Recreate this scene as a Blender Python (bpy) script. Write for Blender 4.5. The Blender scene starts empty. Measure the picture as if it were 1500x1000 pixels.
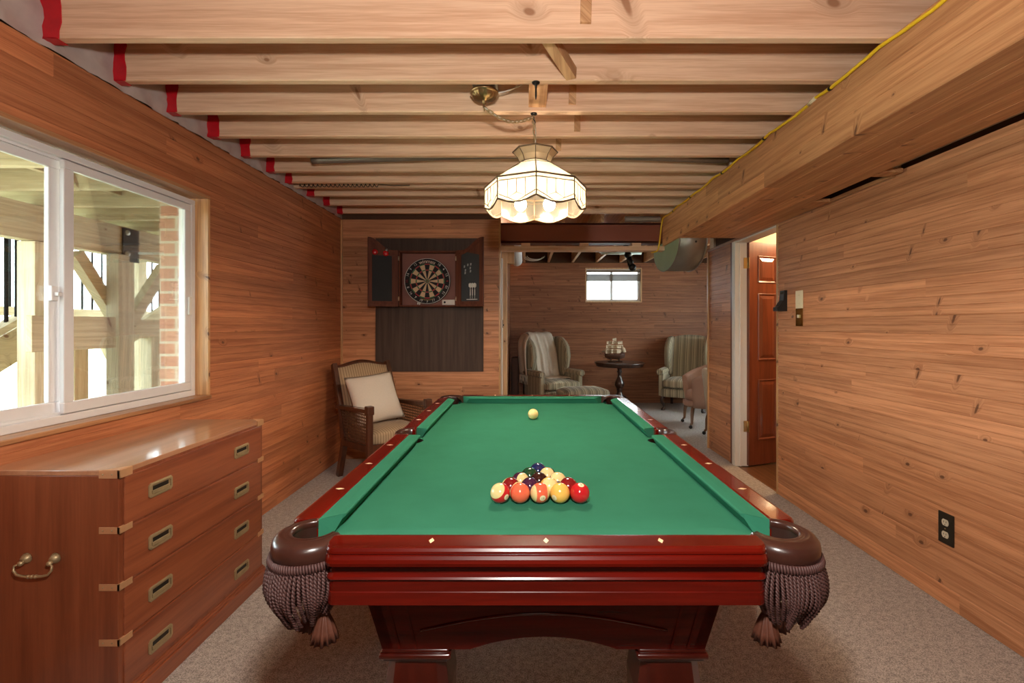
import bpy, bmesh, math, random
from mathutils import Vector, Matrix, Euler
random.seed(7)
R = math.radians
PI = math.pi
SC = bpy.context.scene
COL = SC.collection
F_PX = 695.0
CX, CY, CZ = 770.0, 477.0, 1.30


# ------------------------------------------------------------------ materials
class NT:
    """Small wrapper for building node trees."""
    def __init__(self, name):
        self.m = bpy.data.materials.new(name)
        self.m.use_nodes = True
        self.t = self.m.node_tree
        self.t.nodes.clear()
        self.out = self.t.nodes.new('ShaderNodeOutputMaterial')

    def n(self, typ, ins=None, **props):
        nd = self.t.nodes.new('ShaderNode' + typ)
        for k, v in props.items():
            setattr(nd, k, v)
        if ins:
            for k, v in ins.items():
                self.set(nd, k, v)
        return nd

    def set(self, nd, k, v):
        s = nd.inputs[k]
        if isinstance(v, bpy.types.NodeSocket):
            self.t.links.new(v, s)
        elif isinstance(v, bpy.types.Node):
            self.t.links.new(v.outputs[0], s)
        else:
            if isinstance(v, (tuple, list)) and len(v) == 3 and s.type == 'RGBA':
                v = (*v, 1)
            s.default_value = v

    def math(self, op, a, b=0.0, c=0.0, clamp=False):
        nd = self.n('Math', {0: a, 1: b, 2: c}, operation=op)
        nd.use_clamp = clamp
        return nd.outputs[0]

    def mix(self, f, a, b, blend='MIX'):
        nd = self.n('Mix', data_type='RGBA', blend_type=blend)
        nd.clamp_factor = True
        self.set(nd, 0, f); self.set(nd, 6, a); self.set(nd, 7, b)
        return nd.outputs[2]

    def comb(self, x, y, z=0.0):
        return self.n('CombineXYZ', {0: x, 1: y, 2: z}).outputs[0]

    def noise(self, vec, scale=5, detail=3, rough=.55, dim='3D'):
        nd = self.n('TexNoise', {'Scale': scale, 'Detail': detail, 'Roughness': rough}, noise_dimensions=dim)
        self.set(nd, 'Vector', vec)
        return nd.outputs[0]

    def smooth(self, v, a, b):
        nd = self.n('MapRange', {0: v, 1: a, 2: b, 3: 0.0, 4: 1.0}, interpolation_type='SMOOTHSTEP')
        return nd.outputs[0]

    def ramp(self, f, stops, interp='LINEAR'):
        nd = self.n('ValToRGB')
        self.set(nd, 0, f)
        cr = nd.color_ramp
        cr.interpolation = interp
        while len(cr.elements) < len(stops):
            cr.elements.new(.5)
        for e, (p, c) in zip(cr.elements, stops):
            e.position = p
            e.color = (*c, 1)
        return nd.outputs[0]

    def bsdf(self, **kw):
        nd = self.n('BsdfPrincipled')
        names = dict(col='Base Color', rough='Roughness', metal='Metallic', normal='Normal', coat='Coat Weight',
                     coatr='Coat Roughness', spec='Specular IOR Level', sheen='Sheen Weight', emit='Emission Color',
                     es='Emission Strength', trans='Transmission Weight', sss='Subsurface Weight', alpha='Alpha')
        for k, v in kw.items():
            self.set(nd, names[k], v)
        self.t.links.new(nd.outputs[0], self.out.inputs[0])
        return nd

    def bump(self, h, strength=.3, dist=.002):
        return self.n('Bump', {'Height': h, 'Strength': strength, 'Distance': dist}).outputs[0]

    def obj(self):
        return self.n('TexCoord').outputs['Object']

    def sep(self, v):
        nd = self.n('SeparateXYZ', {0: v})
        return nd.outputs


def sc3(c, f):
    return tuple(min(1, x * f) for x in c)


def plain(name, col, rough=.5, metal=0, var=.12, scale=30, bump=0, coat=0, sheen=0, spec=.5):
    t = NT(name)
    nz = t.noise(t.obj(), scale, 3)
    c = t.mix(nz, sc3(col, 1 - var), sc3(col, 1 + var))
    kw = dict(col=c, rough=rough, metal=metal, coat=coat, sheen=sheen, spec=spec)
    if bump:
        kw['normal'] = t.bump(nz, bump)
    t.bsdf(**kw)
    return t.m


def wood(name, c1, c2, axis=0, freq=30, along=1.6, rough=.4, coat=0, coatr=.1, bump=.1, spec=.5):
    """Fine finished wood: grain stretched along one axis."""
    t = NT(name)
    s = [freq] * 3
    s[axis] = along
    mp = t.n('Mapping', {'Vector': t.obj(), 'Scale': s})
    oi = t.n('ObjectInfo').outputs['Random']
    off = t.n('VectorMath', {0: mp, 1: t.comb(t.math('MULTIPLY', oi, 17.0), t.math('MULTIPLY', oi, 9.0))}, operation='ADD')
    g = t.noise(off, 1, 5, .6)
    mp2 = t.n('Mapping', {'Vector': t.obj(), 'Scale': [x * 6 for x in s]})
    g2 = t.noise(mp2, 1, 2)
    f = t.math('ADD', t.math('MULTIPLY', g, 1.3), t.math('MULTIPLY', g2, .35))
    f = t.smooth(f, .45, 1.15)
    t.bsdf(col=t.mix(f, c1, c2), rough=rough, coat=coat, coatr=coatr, spec=spec, normal=t.bump(g2, bump, .0008))
    return t.m


def pine(name, c1, c2, u=0, v=2, pw=.09, v2=None, by='plank', knot=(.10, .035, .015), kscale=1.0, krate=.3,
         rough=.5, spec=.4, board=2.4, tint=.16, coat=0, coatr=.3):
    """Knotty pine. Boards run along u and are pw wide across v."""
    t = NT(name)
    s = t.sep(t.obj())
    U, V = s[u], s[v]
    if v2 is not None:
        V = t.math('ADD', V, s[v2])
    rnd = t.n('ObjectInfo').outputs['Random']
    if by == 'plank':
        pi = t.math('FLOOR', t.math('DIVIDE', V, pw))
        w1 = t.n('TexWhiteNoise', {'W': t.math('ADD', pi, t.math('MULTIPLY', rnd, 50.0))}, noise_dimensions='1D').outputs[0]
        U2 = t.math('ADD', U, t.math('MULTIPLY', w1, 7.3))
        bi = t.math('FLOOR', t.math('DIVIDE', U2, board))
        r2 = t.n('TexWhiteNoise', {'Vector': t.comb(pi, bi, rnd)}, noise_dimensions='3D').outputs[0]
    else:
        U2 = t.math('ADD', U, t.math('MULTIPLY', rnd, 31.7))
        V = t.math('ADD', V, t.math('MULTIPLY', rnd, 13.1))
        r2 = rnd
    kv = t.comb(t.math('MULTIPLY', U2, 5.0 / kscale), t.math('MULTIPLY', V, 8.0 / kscale), 0)
    vo = t.n('TexVoronoi', {'Vector': kv, 'Scale': 1.0, 'Randomness': 1.0}, voronoi_dimensions='2D')
    kc = t.sep(vo.outputs['Color'])
    mask = t.math('LESS_THAN', kc[0], krate)
    ps = t.sep(vo.outputs['Position'])
    ks = t.sep(kv)
    dx = t.math('MULTIPLY', t.math('SUBTRACT', ks[0], ps[0]), kscale / 5.0)
    dy = t.math('MULTIPLY', t.math('SUBTRACT', ks[1], ps[1]), kscale / 8.0)
    dx = t.math('ADD', dx, t.math('MULTIPLY', dy, .35))
    spike = t.math('GREATER_THAN', kc[2], .62)
    size = t.math('MULTIPLY', t.math('ADD', .35, t.math('MULTIPLY', kc[1], .9)), .0125 * kscale)
    ry = t.math('MULTIPLY', size, t.math('ADD', .8, t.math('MULTIPLY', spike, 1.9)))
    rx = t.math('MULTIPLY', size, t.math('SUBTRACT', 1.15, t.math('MULTIPLY', spike, .45)))
    ex, ey = t.math('DIVIDE', dx, rx), t.math('DIVIDE', dy, ry)
    kd = t.math('SQRT', t.math('ADD', t.math('MULTIPLY', ex, ex), t.math('MULTIPLY', ey, ey)))
    core = t.math('MULTIPLY', t.smooth(kd, 1.1, .55), mask)
    ring = t.math('MULTIPLY', t.smooth(kd, 3.6, .8), mask)
    gv = t.comb(t.math('MULTIPLY', U2, 1.6), t.math('ADD', t.math('MULTIPLY', V, 42.0), t.math('MULTIPLY', ring, 2.2)),
                t.math('MULTIPLY', r2, 40.0))
    g = t.noise(gv, 1, 4, .55)
    fv = t.comb(t.math('MULTIPLY', U2, 7.0), t.math('ADD', t.math('MULTIPLY', V, 230.0), t.math('MULTIPLY', ring, 7.0)), r2)
    fg = t.noise(fv, 1, 2)
    f = t.smooth(t.math('ADD', t.math('MULTIPLY', g, .75), t.math('MULTIPLY', fg, .35)), .36, .72)
    c = t.mix(f, c1, c2)
    b = t.math('ADD', 1 - tint, t.math('MULTIPLY', r2, 2 * tint))
    c = t.mix(1.0, c, t.n('CombineColor', {0: b, 1: b, 2: b}).outputs[0], 'MULTIPLY')
    c = t.mix(t.math('MULTIPLY', ring, .38), c, sc3(c1, .6))
    c = t.mix(t.math('MULTIPLY', core, .85), c, knot)
    t.bsdf(col=c, rough=rough, spec=spec, coat=coat, coatr=coatr, normal=t.bump(t.math('ADD', f, core), .12, .001))
    return t.m


def carpet(name, c1, c2):
    t = NT(name)
    o = t.obj()
    n1 = t.noise(o, 190, 3, .7)
    n2 = t.noise(o, 1.3, 3)
    n3 = t.noise(o, 45, 2)
    f = t.smooth(t.math('ADD', t.math('MULTIPLY', n1, .75), t.math('MULTIPLY', n3, .25)), .36, .64)
    c = t.mix(f, c1, c2)
    c = t.mix(t.math('MULTIPLY', t.smooth(n2, .5, .75), .25), c, sc3(c1, .8))
    t.bsdf(col=c, rough=.95, spec=.1, sheen=.2, normal=t.bump(n1, .6, .006))
    return t.m


def stripes(name, period, stops, axis=0, axis2=None, rough=.85):
    t = NT(name)
    s = t.sep(t.obj())
    a = s[axis]
    if axis2 is not None:
        a = t.math('ADD', a, s[axis2])
    f = t.math('FRACT', t.math('DIVIDE', t.math('ADD', a, 50.0), period))
    c = t.ramp(f, stops, 'CONSTANT')
    nz = t.noise(t.obj(), 160, 2)
    c = t.mix(t.math('MULTIPLY', nz, .35), c, (.2, .17, .12))
    t.bsdf(col=c, rough=rough, spec=.2, sheen=.15, normal=t.bump(nz, .3, .001))
    return t.m


def glass_thin(name, tint=(.93, .98, .96), refl=.08):
    t = NT(name)
    fr = t.n('LayerWeight', {'Blend': .25}).outputs['Fresnel']
    f = t.math('ADD', refl * .5, t.math('MULTIPLY', fr, .6), clamp=True)
    tr = t.n('BsdfTransparent', {0: tint})
    gl = t.n('BsdfGlossy', {'Roughness': .01})
    mx = t.n('MixShader', {0: f, 1: tr, 2: gl})
    t.t.links.new(mx.outputs[0], t.out.inputs[0])
    return t.m


def lampglass(name, col, clear=.12, tl=.7):
    t = NT(name)
    nz = t.noise(t.obj(), 40, 3)
    c = t.mix(nz, sc3(col, .85), col)
    a = t.n('BsdfTranslucent', {0: c})
    d = t.n('BsdfDiffuse', {0: c})
    g = t.n('BsdfGlossy', {0: (1, 1, 1), 'Roughness': .12})
    m1 = t.n('MixShader', {0: tl, 1: d, 2: a})
    m2 = t.n('MixShader', {0: .06, 1: m1, 2: g})
    tr = t.n('BsdfTransparent', {0: col})
    m3 = t.n('MixShader', {0: clear, 1: m2, 2: tr})
    t.t.links.new(m3.outputs[0], t.out.inputs[0])
    return t.m


def emis(name, col, s):
    t = NT(name)
    e = t.n('Emission', {0: col, 1: s})
    t.t.links.new(e.outputs[0], t.out.inputs[0])
    return t.m


# ------------------------------------------------------------------ geometry
class MB:
    def __init__(self):
        self.b = bmesh.new()
        self.mi = 0

    def _faces(self, vs, faces, smooth=False):
        out = []
        for f in faces:
            try:
                fc = self.b.faces.new([vs[i] for i in f])
                fc.material_index = self.mi
                fc.smooth = smooth
                out.append(fc)
            except ValueError:
                pass
        return out

    def box(self, x0, x1, y0, y1, z0, z1, bev=0, seg=2, M=None):
        if x0 > x1: x0, x1 = x1, x0
        if y0 > y1: y0, y1 = y1, y0
        if z0 > z1: z0, z1 = z1, z0
        tmp = bmesh.new() if bev else self.b
        vs = [tmp.verts.new((x, y, z)) for x in (x0, x1) for y in (y0, y1) for z in (z0, z1)]
        fs = [(0, 1, 3, 2), (4, 6, 7, 5), (0, 4, 5, 1), (2, 3, 7, 6), (0, 2, 6, 4), (1, 5, 7, 3)]
        nf = [tmp.faces.new([vs[i] for i in f]) for f in fs]
        if bev:
            bev = min(bev, .49 * min(x1 - x0, y1 - y0, z1 - z0))
            bmesh.ops.bevel(tmp, geom=tmp.edges[:], offset=bev, segments=seg, profile=.5, affect='EDGES')
            self.merge(tmp, M, smooth=seg > 2)
        else:
            for f in nf:
                f.material_index = self.mi
            if M is not None:
                for v in vs:
                    v.co = M @ v.co
        return self

    def merge(self, tmp, M=None, smooth=None):
        mp = {}
        for v in tmp.verts:
            mp[v] = self.b.verts.new(M @ v.co if M is not None else v.co)
        for f in tmp.faces:
            try:
                nf = self.b.faces.new([mp[v] for v in f.verts])
            except ValueError:
                continue
            nf.material_index = self.mi
            nf.smooth = f.smooth if smooth is None else smooth
        tmp.free()

    def grid(self, rows, smooth=True, close_u=False, close_v=False, cap=False):
        """rows: list of lists of points."""
        V = [[self.b.verts.new(p) for p in r] for r in rows]
        nr, nc = len(V), len(V[0])
        for i in range(nr if close_v else nr - 1):
            for j in range(nc if close_u else nc - 1):
                a, b_, c, d = V[i][j], V[i][(j + 1) % nc], V[(i + 1) % nr][(j + 1) % nc], V[(i + 1) % nr][j]
                try:
                    f = self.b.faces.new((a, b_, c, d))
                    f.smooth = smooth
                    f.material_index = self.mi
                except ValueError:
                    pass
        if cap:
            for r in (V[0], V[-1]):
                try:
                    f = self.b.faces.new(r)
                    f.material_index = self.mi
                except ValueError:
                    pass
        return self

    def lathe(self, prof, c=(0, 0, 0), seg=24, M=None, smooth=True, rmod=None):
        """prof: (radius, z) list around +Z at c, optional matrix."""
        rows = []
        for r, z in prof:
            row = []
            for k in range(seg):
                a = 2 * PI * k / seg
                rr = r * (rmod(a, z) if rmod else 1)
                p = Vector((rr * math.cos(a), rr * math.sin(a), z))
                if M is not None:
                    p = M @ p
                row.append(p + Vector(c))
            rows.append(row)
        self.grid(rows, smooth, close_u=True, cap=True)
        return self

    def tube(self, pts, r, seg=8, smooth=True, closed=False):
        pts = [Vector(p) for p in pts]
        n = len(pts)
        rows = []
        up = None
        for i, p in enumerate(pts):
            if closed:
                t = pts[(i + 1) % n] - pts[i - 1]
            else:
                t = pts[min(i + 1, n - 1)] - pts[max(i - 1, 0)]
            if t.length < 1e-9:
                t = Vector((0, 0, 1))
            t.normalize()
            if up is None:
                up = Vector((0, 0, 1)) if abs(t.z) < .9 else Vector((1, 0, 0))
            a = t.cross(up)
            if a.length < 1e-6:
                a = t.orthogonal()
            a.normalize()
            b_ = a.cross(t).normalized()
            up = b_
            rr = r[i] if isinstance(r, (list, tuple)) else r
            rows.append([p + a * (rr * math.cos(2 * PI * k / seg)) + b_ * (rr * math.sin(2 * PI * k / seg)) for k in range(seg)])
        self.grid(rows, smooth, close_u=True, close_v=closed, cap=not closed)
        return self

    def bar(self, a, b, w, h, up=(0, 0, 1)):
        """rectangular bar from a to b; w across, h along the up direction."""
        a, b = Vector(a), Vector(b)
        t = (b - a).normalized()
        u = Vector(up)
        s = t.cross(u)
        if s.length < 1e-6:
            s = t.orthogonal()
        s.normalize()
        u = s.cross(t).normalized()
        rows = []
        for p in (a, b):
            rows.append([p + s * w / 2 + u * h / 2, p - s * w / 2 + u * h / 2, p - s * w / 2 - u * h / 2, p + s * w / 2 - u * h / 2])
        self.grid(rows, False, close_u=True, cap=True)
        return self

    def prism(self, poly, fn, d0, d1, smooth=False):
        """poly: 2D outline; fn(a, b, d) -> point."""
        A = [self.b.verts.new(fn(a, b, d0)) for a, b in poly]
        B = [self.b.verts.new(fn(a, b, d1)) for a, b in poly]
        n = len(poly)
        for vs in (A, B):
            try:
                f = self.b.faces.new(vs); f.material_index = self.mi
            except ValueError:
                pass
        for i in range(n):
            f = self.b.faces.new((A[i], A[(i + 1) % n], B[(i + 1) % n], B[i]))
            f.material_index = self.mi
            f.smooth = smooth
        return self

    def ball(self, c, r, seg=24, rings=14, sz=(1, 1, 1)):
        rows = []
        for i in range(rings + 1):
            th = PI * i / rings
            rr = max(math.sin(th), 1e-4)
            rows.append([(c[0] + r * sz[0] * rr * math.cos(2 * PI * k / seg), c[1] + r * sz[1] * rr * math.sin(2 * PI * k / seg),
                          c[2] + r * sz[2] * math.cos(th)) for k in range(seg)])
        self.grid(rows, True, close_u=True, cap=True)
        return self

    def text(self, s, size, fn, align='CENTER', depth=0.0):
        """lettering: fn(x, y) -> point, x to the right and y up."""
        cu = bpy.data.curves.new('lettering', 'FONT')
        cu.body = s
        cu.size = size
        cu.align_x = align
        cu.align_y = 'CENTER'
        cu.resolution_u = 3
        o = bpy.data.objects.new('lettering', cu)
        me = bpy.data.meshes.new_from_object(o)
        tmp = bmesh.new()
        tmp.from_mesh(me)
        for v in tmp.verts:
            v.co = fn(v.co.x, v.co.y)
        self.merge(tmp, smooth=False)
        bpy.data.objects.remove(o)
        bpy.data.meshes.remove(me)
        return self

    def xf(self, M):
        for v in self.b.verts:
            v.co = M @ v.co
        return self

    def obj(self, name, mat, parent=None, world=False, label=None, subsurf=0, normals=True):
        if world and parent is not None:
            self.xf(WM[root_of(parent)].inverted())
        bmesh.ops.remove_doubles(self.b, verts=self.b.verts, dist=1e-6)
        if normals:
            bmesh.ops.recalc_face_normals(self.b, faces=self.b.faces)
        me = bpy.data.meshes.new(name)
        self.b.to_mesh(me)
        self.b.free()
        mats = mat if isinstance(mat, (list, tuple)) else [mat]
        for m in mats:
            me.materials.append(m)
        o = bpy.data.objects.new(name, me)
        COL.objects.link(o)
        if parent is not None:
            o.parent = parent
        if label:
            o['label'] = label
        if subsurf:
            md = o.modifiers.new('sub', 'SUBSURF')
            md.levels = md.render_levels = subsurf
        return o


WM = {}


def root_of(o):
    while o.parent is not None:
        o = o.parent
    return o.name


def thing(name, label, cat, loc=(0, 0, 0), rz=0, group=None, kind=None):
    o = bpy.data.objects.new(name, None)
    o.empty_display_size = .05
    COL.objects.link(o)
    o.location = loc
    o.rotation_euler = (0, 0, rz)
    o['label'] = label
    o['category'] = cat
    if group: o['group'] = group
    if kind: o['kind'] = kind
    WM[o.name] = Matrix.Translation(Vector(loc)) @ Matrix.Rotation(rz, 4, 'Z')
    return o


def tag(o, label, cat, group=None, kind=None):
    o['label'] = label
    o['category'] = cat
    if group: o['group'] = group
    if kind: o['kind'] = kind
    return o


def struct(o, label=None, cat=None):
    o['kind'] = 'structure'
    if label: o['label'] = label
    if cat: o['category'] = cat
    return o


def dup(root, loc, rz, label, group=None):
    r = root.copy()
    COL.objects.link(r)
    r.location = loc
    r.rotation_euler = (0, 0, rz)
    r['label'] = label
    if group: r['group'] = group
    for ch in list(root.children):
        c = ch.copy(); COL.objects.link(c); c.parent = r
        for g in ch.children:
            d = g.copy(); COL.objects.link(d); d.parent = c
    return r


def origin_to_base(o):
    """put a one-mesh thing's origin at its base centre."""
    me = o.data
    xs = [v.co for v in me.vertices]
    c = Vector(((min(p.x for p in xs) + max(p.x for p in xs)) / 2, (min(p.y for p in xs) + max(p.y for p in xs)) / 2, min(p.z for p in xs)))
    me.transform(Matrix.Translation(-c))
    o.location = c
    return o


def arc(c, r, a0, a1, n):
    return [(c[0] + r * math.cos(a0 + (a1 - a0) * i / n), c[1] + r * math.sin(a0 + (a1 - a0) * i / n)) for i in range(n + 1)]
# ------------------------------------------------------------------ material library
M = {}
C_WALL1, C_WALL2 = (.39, .158, .070), (.63, .30, .150)
M['wall_y'] = pine('pine boards along the room', C_WALL1, C_WALL2, u=1, v=2, pw=.09, krate=.24)
M['wall_l'] = pine('reddish pine boards along the room', (.35, .108, .043), (.56, .212, .092), u=1, v=2, pw=.09, krate=.17)
M['wall_x'] = pine('pine boards across the room', C_WALL1, C_WALL2, u=0, v=2, pw=.09)
M['soffit'] = pine('pine soffit boards', (.45, .20, .085), (.68, .36, .17), u=1, v=2, v2=0, pw=.098)
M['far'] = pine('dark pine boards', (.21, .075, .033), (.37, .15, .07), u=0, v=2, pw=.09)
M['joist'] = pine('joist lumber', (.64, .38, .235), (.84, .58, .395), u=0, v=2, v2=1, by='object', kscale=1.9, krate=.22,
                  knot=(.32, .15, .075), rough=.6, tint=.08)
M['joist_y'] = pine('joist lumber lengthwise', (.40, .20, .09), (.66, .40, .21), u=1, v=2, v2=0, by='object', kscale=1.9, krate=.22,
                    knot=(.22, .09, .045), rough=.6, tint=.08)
M['stud'] = pine('stud lumber', (.47, .27, .13), (.72, .47, .26), u=2, v=0, v2=1, by='object', kscale=1.6, rough=.55, tint=.06)
M['subfloor'] = pine('plywood subfloor', (.33, .12, .05), (.5, .22, .1), u=1, v=0, by='plank', pw=1.2, krate=.05, rough=.7)
M['trim'] = pine('varnished pine trim', (.30, .12, .05), (.55, .27, .12), u=1, v=2, v2=0, by='object', kscale=1.4, rough=.35, coat=.3)
M['trim_v'] = pine('varnished pine upright trim', (.40, .2, .08), (.66, .38, .17), u=2, v=0, v2=1, by='object', kscale=1.4, rough=.35, coat=.3)
M['carpet'] = carpet('beige grey carpet', (.18, .145, .122), (.58, .49, .43))
M['hallfloor'] = pine('dark plank floor', (.06, .024, .011), (.14, .062, .03), u=1, v=0, pw=.12, krate=.1, rough=.3)
M['white'] = plain('white paint', (.72, .69, .64), .45, var=.03)
M['vinyl'] = plain('white vinyl frame', (.74, .72, .72), .35, var=.02)
M['glass'] = glass_thin('window glass')
M['plaster'] = plain('cream plaster', (.72, .6, .42), .8, var=.04, scale=6)
M['cavity'] = plain('dark cavity shade', (.09, .04, .02), .9)  # dark tone puts the shade of the ceiling gaps into the colour
M['red_tape'] = plain('red sheathing tape', (.55, .008, .018), .3, var=.25, scale=22, bump=.5)
M['poly'] = plain('hazy vapour barrier plastic', (.45, .37, .35), .25, var=.3, scale=9, bump=1.2)
M['steel_red'] = plain('red oxide steel', (.21, .055, .028), .5, var=.08, scale=5)
M['galv'] = plain('galvanised metal', (.30, .28, .25), .45, metal=.65, var=.15, scale=12)
M['brass'] = plain('brushed brass', (.50, .36, .17), .32, metal=1, var=.15, scale=40)
M['oldbrass'] = plain('antique brass', (.44, .33, .18), .45, metal=.6, var=.2, scale=50)
M['black'] = plain('black plastic', (.012, .012, .012), .4)
M['matte_black'] = plain('matte black paint', (.012, .012, .013), .8, spec=.1)
M['iron'] = plain('dark iron', (.03, .028, .025), .4, metal=.8)
M['yellow'] = plain('yellow cable jacket', (.80, .52, .02), .4, var=.08)
M['ivory'] = plain('ivory plastic', (.82, .72, .50), .35, var=.03)
M['doorwood'] = wood('red brown door wood', (.10, .021, .009), (.19, .048, .020), axis=2, freq=28, rough=.28, coat=.5)
M['cable'] = plain('white cable jacket', (.7, .64, .55), .45)

# ------------------------------------------------------------------ dimensions
XL, XR = -1.803, 1.949
YB = 4.64            # wall with the dart board
YF = 8.0             # far wall of the back room
ZJ = 2.37            # underside of the joists
ZS = 2.605           # underside of the subfloor
Y0 = -3.0            # wall behind the camera


def rects_minus_holes(u0, u1, z0, z1, holes):
    us = sorted({u0, u1, *[h[0] for h in holes], *[h[1] for h in holes]})
    zs = sorted({z0, z1, *[h[2] for h in holes], *[h[3] for h in holes]})
    us = [u for u in us if u0 <= u <= u1]; zs = [z for z in zs if z0 <= z <= z1]
    out = []
    for a, b in zip(us, us[1:]):
        for c, d in zip(zs, zs[1:]):
            m = ((a + b) / 2, (c + d) / 2)
            if not any(h[0] < m[0] < h[1] and h[2] < m[1] < h[3] for h in holes):
                out.append((a, b, c, d))
    return out


def plank_wall(name, fn, u0, u1, z0, z1, mat, holes=(), thick=.12, pw=.09, bead=True, back=None, zplank=None):
    """fn(u, z, d): d metres in front of the wall face. Tongue and groove boards with a real V joint and a bead."""
    m = MB()
    g, dp = .003, .0028
    prof = [(0, -dp), (g, 0)]
    if bead:
        prof += [(pw / 2 - .002, 0), (pw / 2, -.0022), (pw / 2 + .002, 0)]
    prof += [(pw - g, 0), (pw, -dp)]
    for a, b, c, d in rects_minus_holes(u0, u1, z0, z1, holes):
        # backing
        vs = [m.b.verts.new(fn(u, z, dd)) for u in (a, b) for z in (c, d) for dd in (-thick, -dp - .001)]
        for f in [(0, 1, 3, 2), (4, 6, 7, 5), (0, 4, 5, 1), (2, 3, 7, 6), (0, 2, 6, 4), (1, 5, 7, 3)]:
            m.b.faces.new([vs[i] for i in f])
        k = math.floor(c / pw) - 1
        while k * pw < d:
            pts = []
            base = k * pw
            for (v1, d1), (v2, d2) in zip(prof, prof[1:]):
                a1, a2 = base + v1, base + v2
                if a2 <= c + 1e-6 or a1 >= d - 1e-6:
                    continue
                e1, e2 = d1, d2
                if a1 < c: e1 = d1 + (d2 - d1) * (c - a1) / (a2 - a1); a1 = c
                if a2 > d: e2 = d1 + (d2 - d1) * (d - base - v1) / (v2 - v1); a2 = d
                pts.append((a1, e1, a2, e2))
            for a1, e1, a2, e2 in pts:
                q = [m.b.verts.new(fn(a, a1, e1)), m.b.verts.new(fn(b, a1, e1)), m.b.verts.new(fn(b, a2, e2)), m.b.verts.new(fn(a, a2, e2))]
                m.b.faces.new(q)
            k += 1
    o = m.obj(name, mat, normals=False)
    return struct(o)


# ------------------------------------------------------------------ floor, walls, ceiling
m = MB(); m.box(-1.95, 1.96, Y0 - .1, 5.05, -.1, 0); m.box(-.4, 4.1, 5.05, YF + .1, -.1, 0)
struct(m.obj('floor', M['carpet']))
m = MB(); m.box(1.96, 4.1, 2.6, 5.05, -.1, -.004)
struct(m.obj('floor_hall', M['hallfloor']))
m = MB(); m.box(-1.95, 4.1, Y0 - .1, YF + .1, ZS, ZS + .05)
struct(m.obj('ceiling', M['subfloor']))

WIN = (1.10, 2.689, .887, 2.02)
plank_wall('wall_left', lambda u, z, d: (XL + d, u, z), Y0, YB + .12, 0, 2.345, M['wall_l'], [(WIN[0] - .02, WIN[1] + .018, WIN[2], WIN[3] + .018)], thick=.147)
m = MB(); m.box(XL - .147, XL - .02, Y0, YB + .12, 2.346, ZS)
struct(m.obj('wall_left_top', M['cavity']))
DOOR = (3.68, 4.42, -.01, 2.085)
plank_wall('wall_right', lambda u, z, d: (XR - d, u, z), Y0, 5.05, 0, 2.108, M['wall_y'], [DOOR], thick=.11)
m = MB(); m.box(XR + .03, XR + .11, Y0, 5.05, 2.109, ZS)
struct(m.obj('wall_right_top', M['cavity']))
plank_wall('wall_back', lambda u, z, d: (u, YB - d, z), XL, -.262, 0, 2.34, M['wall_x'], thick=.11)
plank_wall('wall_rear', lambda u, z, d: (u, Y0 + d, z), -1.95, 2.06, 0, 2.36, M['wall_x'], thick=.1)
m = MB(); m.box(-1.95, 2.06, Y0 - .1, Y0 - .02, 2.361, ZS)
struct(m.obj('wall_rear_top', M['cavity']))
m = MB(); m.box(XL, -.262, YB + .002, YB + .11, 2.341, ZS - .002)
struct(m.obj('wall_back_top', M['cavity']))
WIN2 = (1.01, 1.955, 1.70, 2.27)
WIN_ADDED = (5.2, 6.9, .75, 2.15)
plank_wall('wall_far', lambda u, z, d: (u, YF - d, z), -.40, 4.1, 0, 2.36, M['far'], [WIN2], thick=.14)
m = MB(); m.box(-.40, 4.1, YF + .03, YF + .14, 2.361, ZS)
struct(m.obj('wall_far_top', M['cavity']))
plank_wall('wall_far_left', lambda u, z, d: (-.262 + d, u, z), YB + .1, YF, 0, 2.36, M['far'], thick=.11)
plank_wall('wall_far_right', lambda u, z, d: (4.0 - d, u, z), 2.6, YF, 0, ZS, M['far'], [WIN_ADDED], thick=.1)
# small hall behind the door
m = MB(); m.box(1.96, 4.1, 4.94, 5.05, 0, ZS); m.box(1.96, 4.1, 2.5, 2.6, 0, ZS)
struct(m.obj('wall_hall', M['plaster']))
m = MB(); m.box(2.07, 4.0, 2.6, 4.94, 2.42, 2.46)
struct(m.obj('ceiling_hall', M['plaster']))

# corner and edge trims of the wood walls
def trim(name, x0, x1, y0, y1, z0, z1, mat, bev=.003):
    mm = MB(); mm.box(x0, x1, y0, y1, z0, z1, bev)
    return struct(mm.obj(name, mat))
trim('trim_1', XL, XL + .016, YB - .022, YB, 0, 2.33, M['trim_v'])
trim('trim_2', -.262, -.246, YB - .006, YB + .118, 0, 2.36, M['trim_v'])
trim('trim_3', XR - .008, XR + .01, 4.455, 4.50, 0, 2.085, M['doorwood'])
trim('trim_4', XR - .014, XR + .115, 5.04, 5.065, 0, 2.10, M['trim_v'])
trim('trim_5', XR - .022, XR + .02, 2.50, 5.04, 2.082, 2.104, M['trim'])
trim('trim_6', XR - .005, XR + .012, 3.662, 3.684, 0, 2.085, M['trim_v'])
# stud and white door edge inside the opening to the back room
trim('trim_7', -.244, -.19, 4.86, 4.95, 0, 2.06, M['stud'])
trim('trim_8', -.244, -.12, 4.95, 5.05, 1.95, 2.35, M['stud'])
d = thing('sliding_door', 'edge of a white sliding door standing in the back room opening', 'door', (-.238, 4.80, 0))
m = MB(); m.box(-.007, .007, -.03, .03, 0.005, 1.98, .003); m.obj('door_edge', M['white'], d)
m = MB(); m.box(.006, .012, -.032, -.012, 1.28, 1.36, .002); m.box(.008, .02, -.034, -.026, 1.30, 1.315); m.obj('latch', M['iron'], d)

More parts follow.
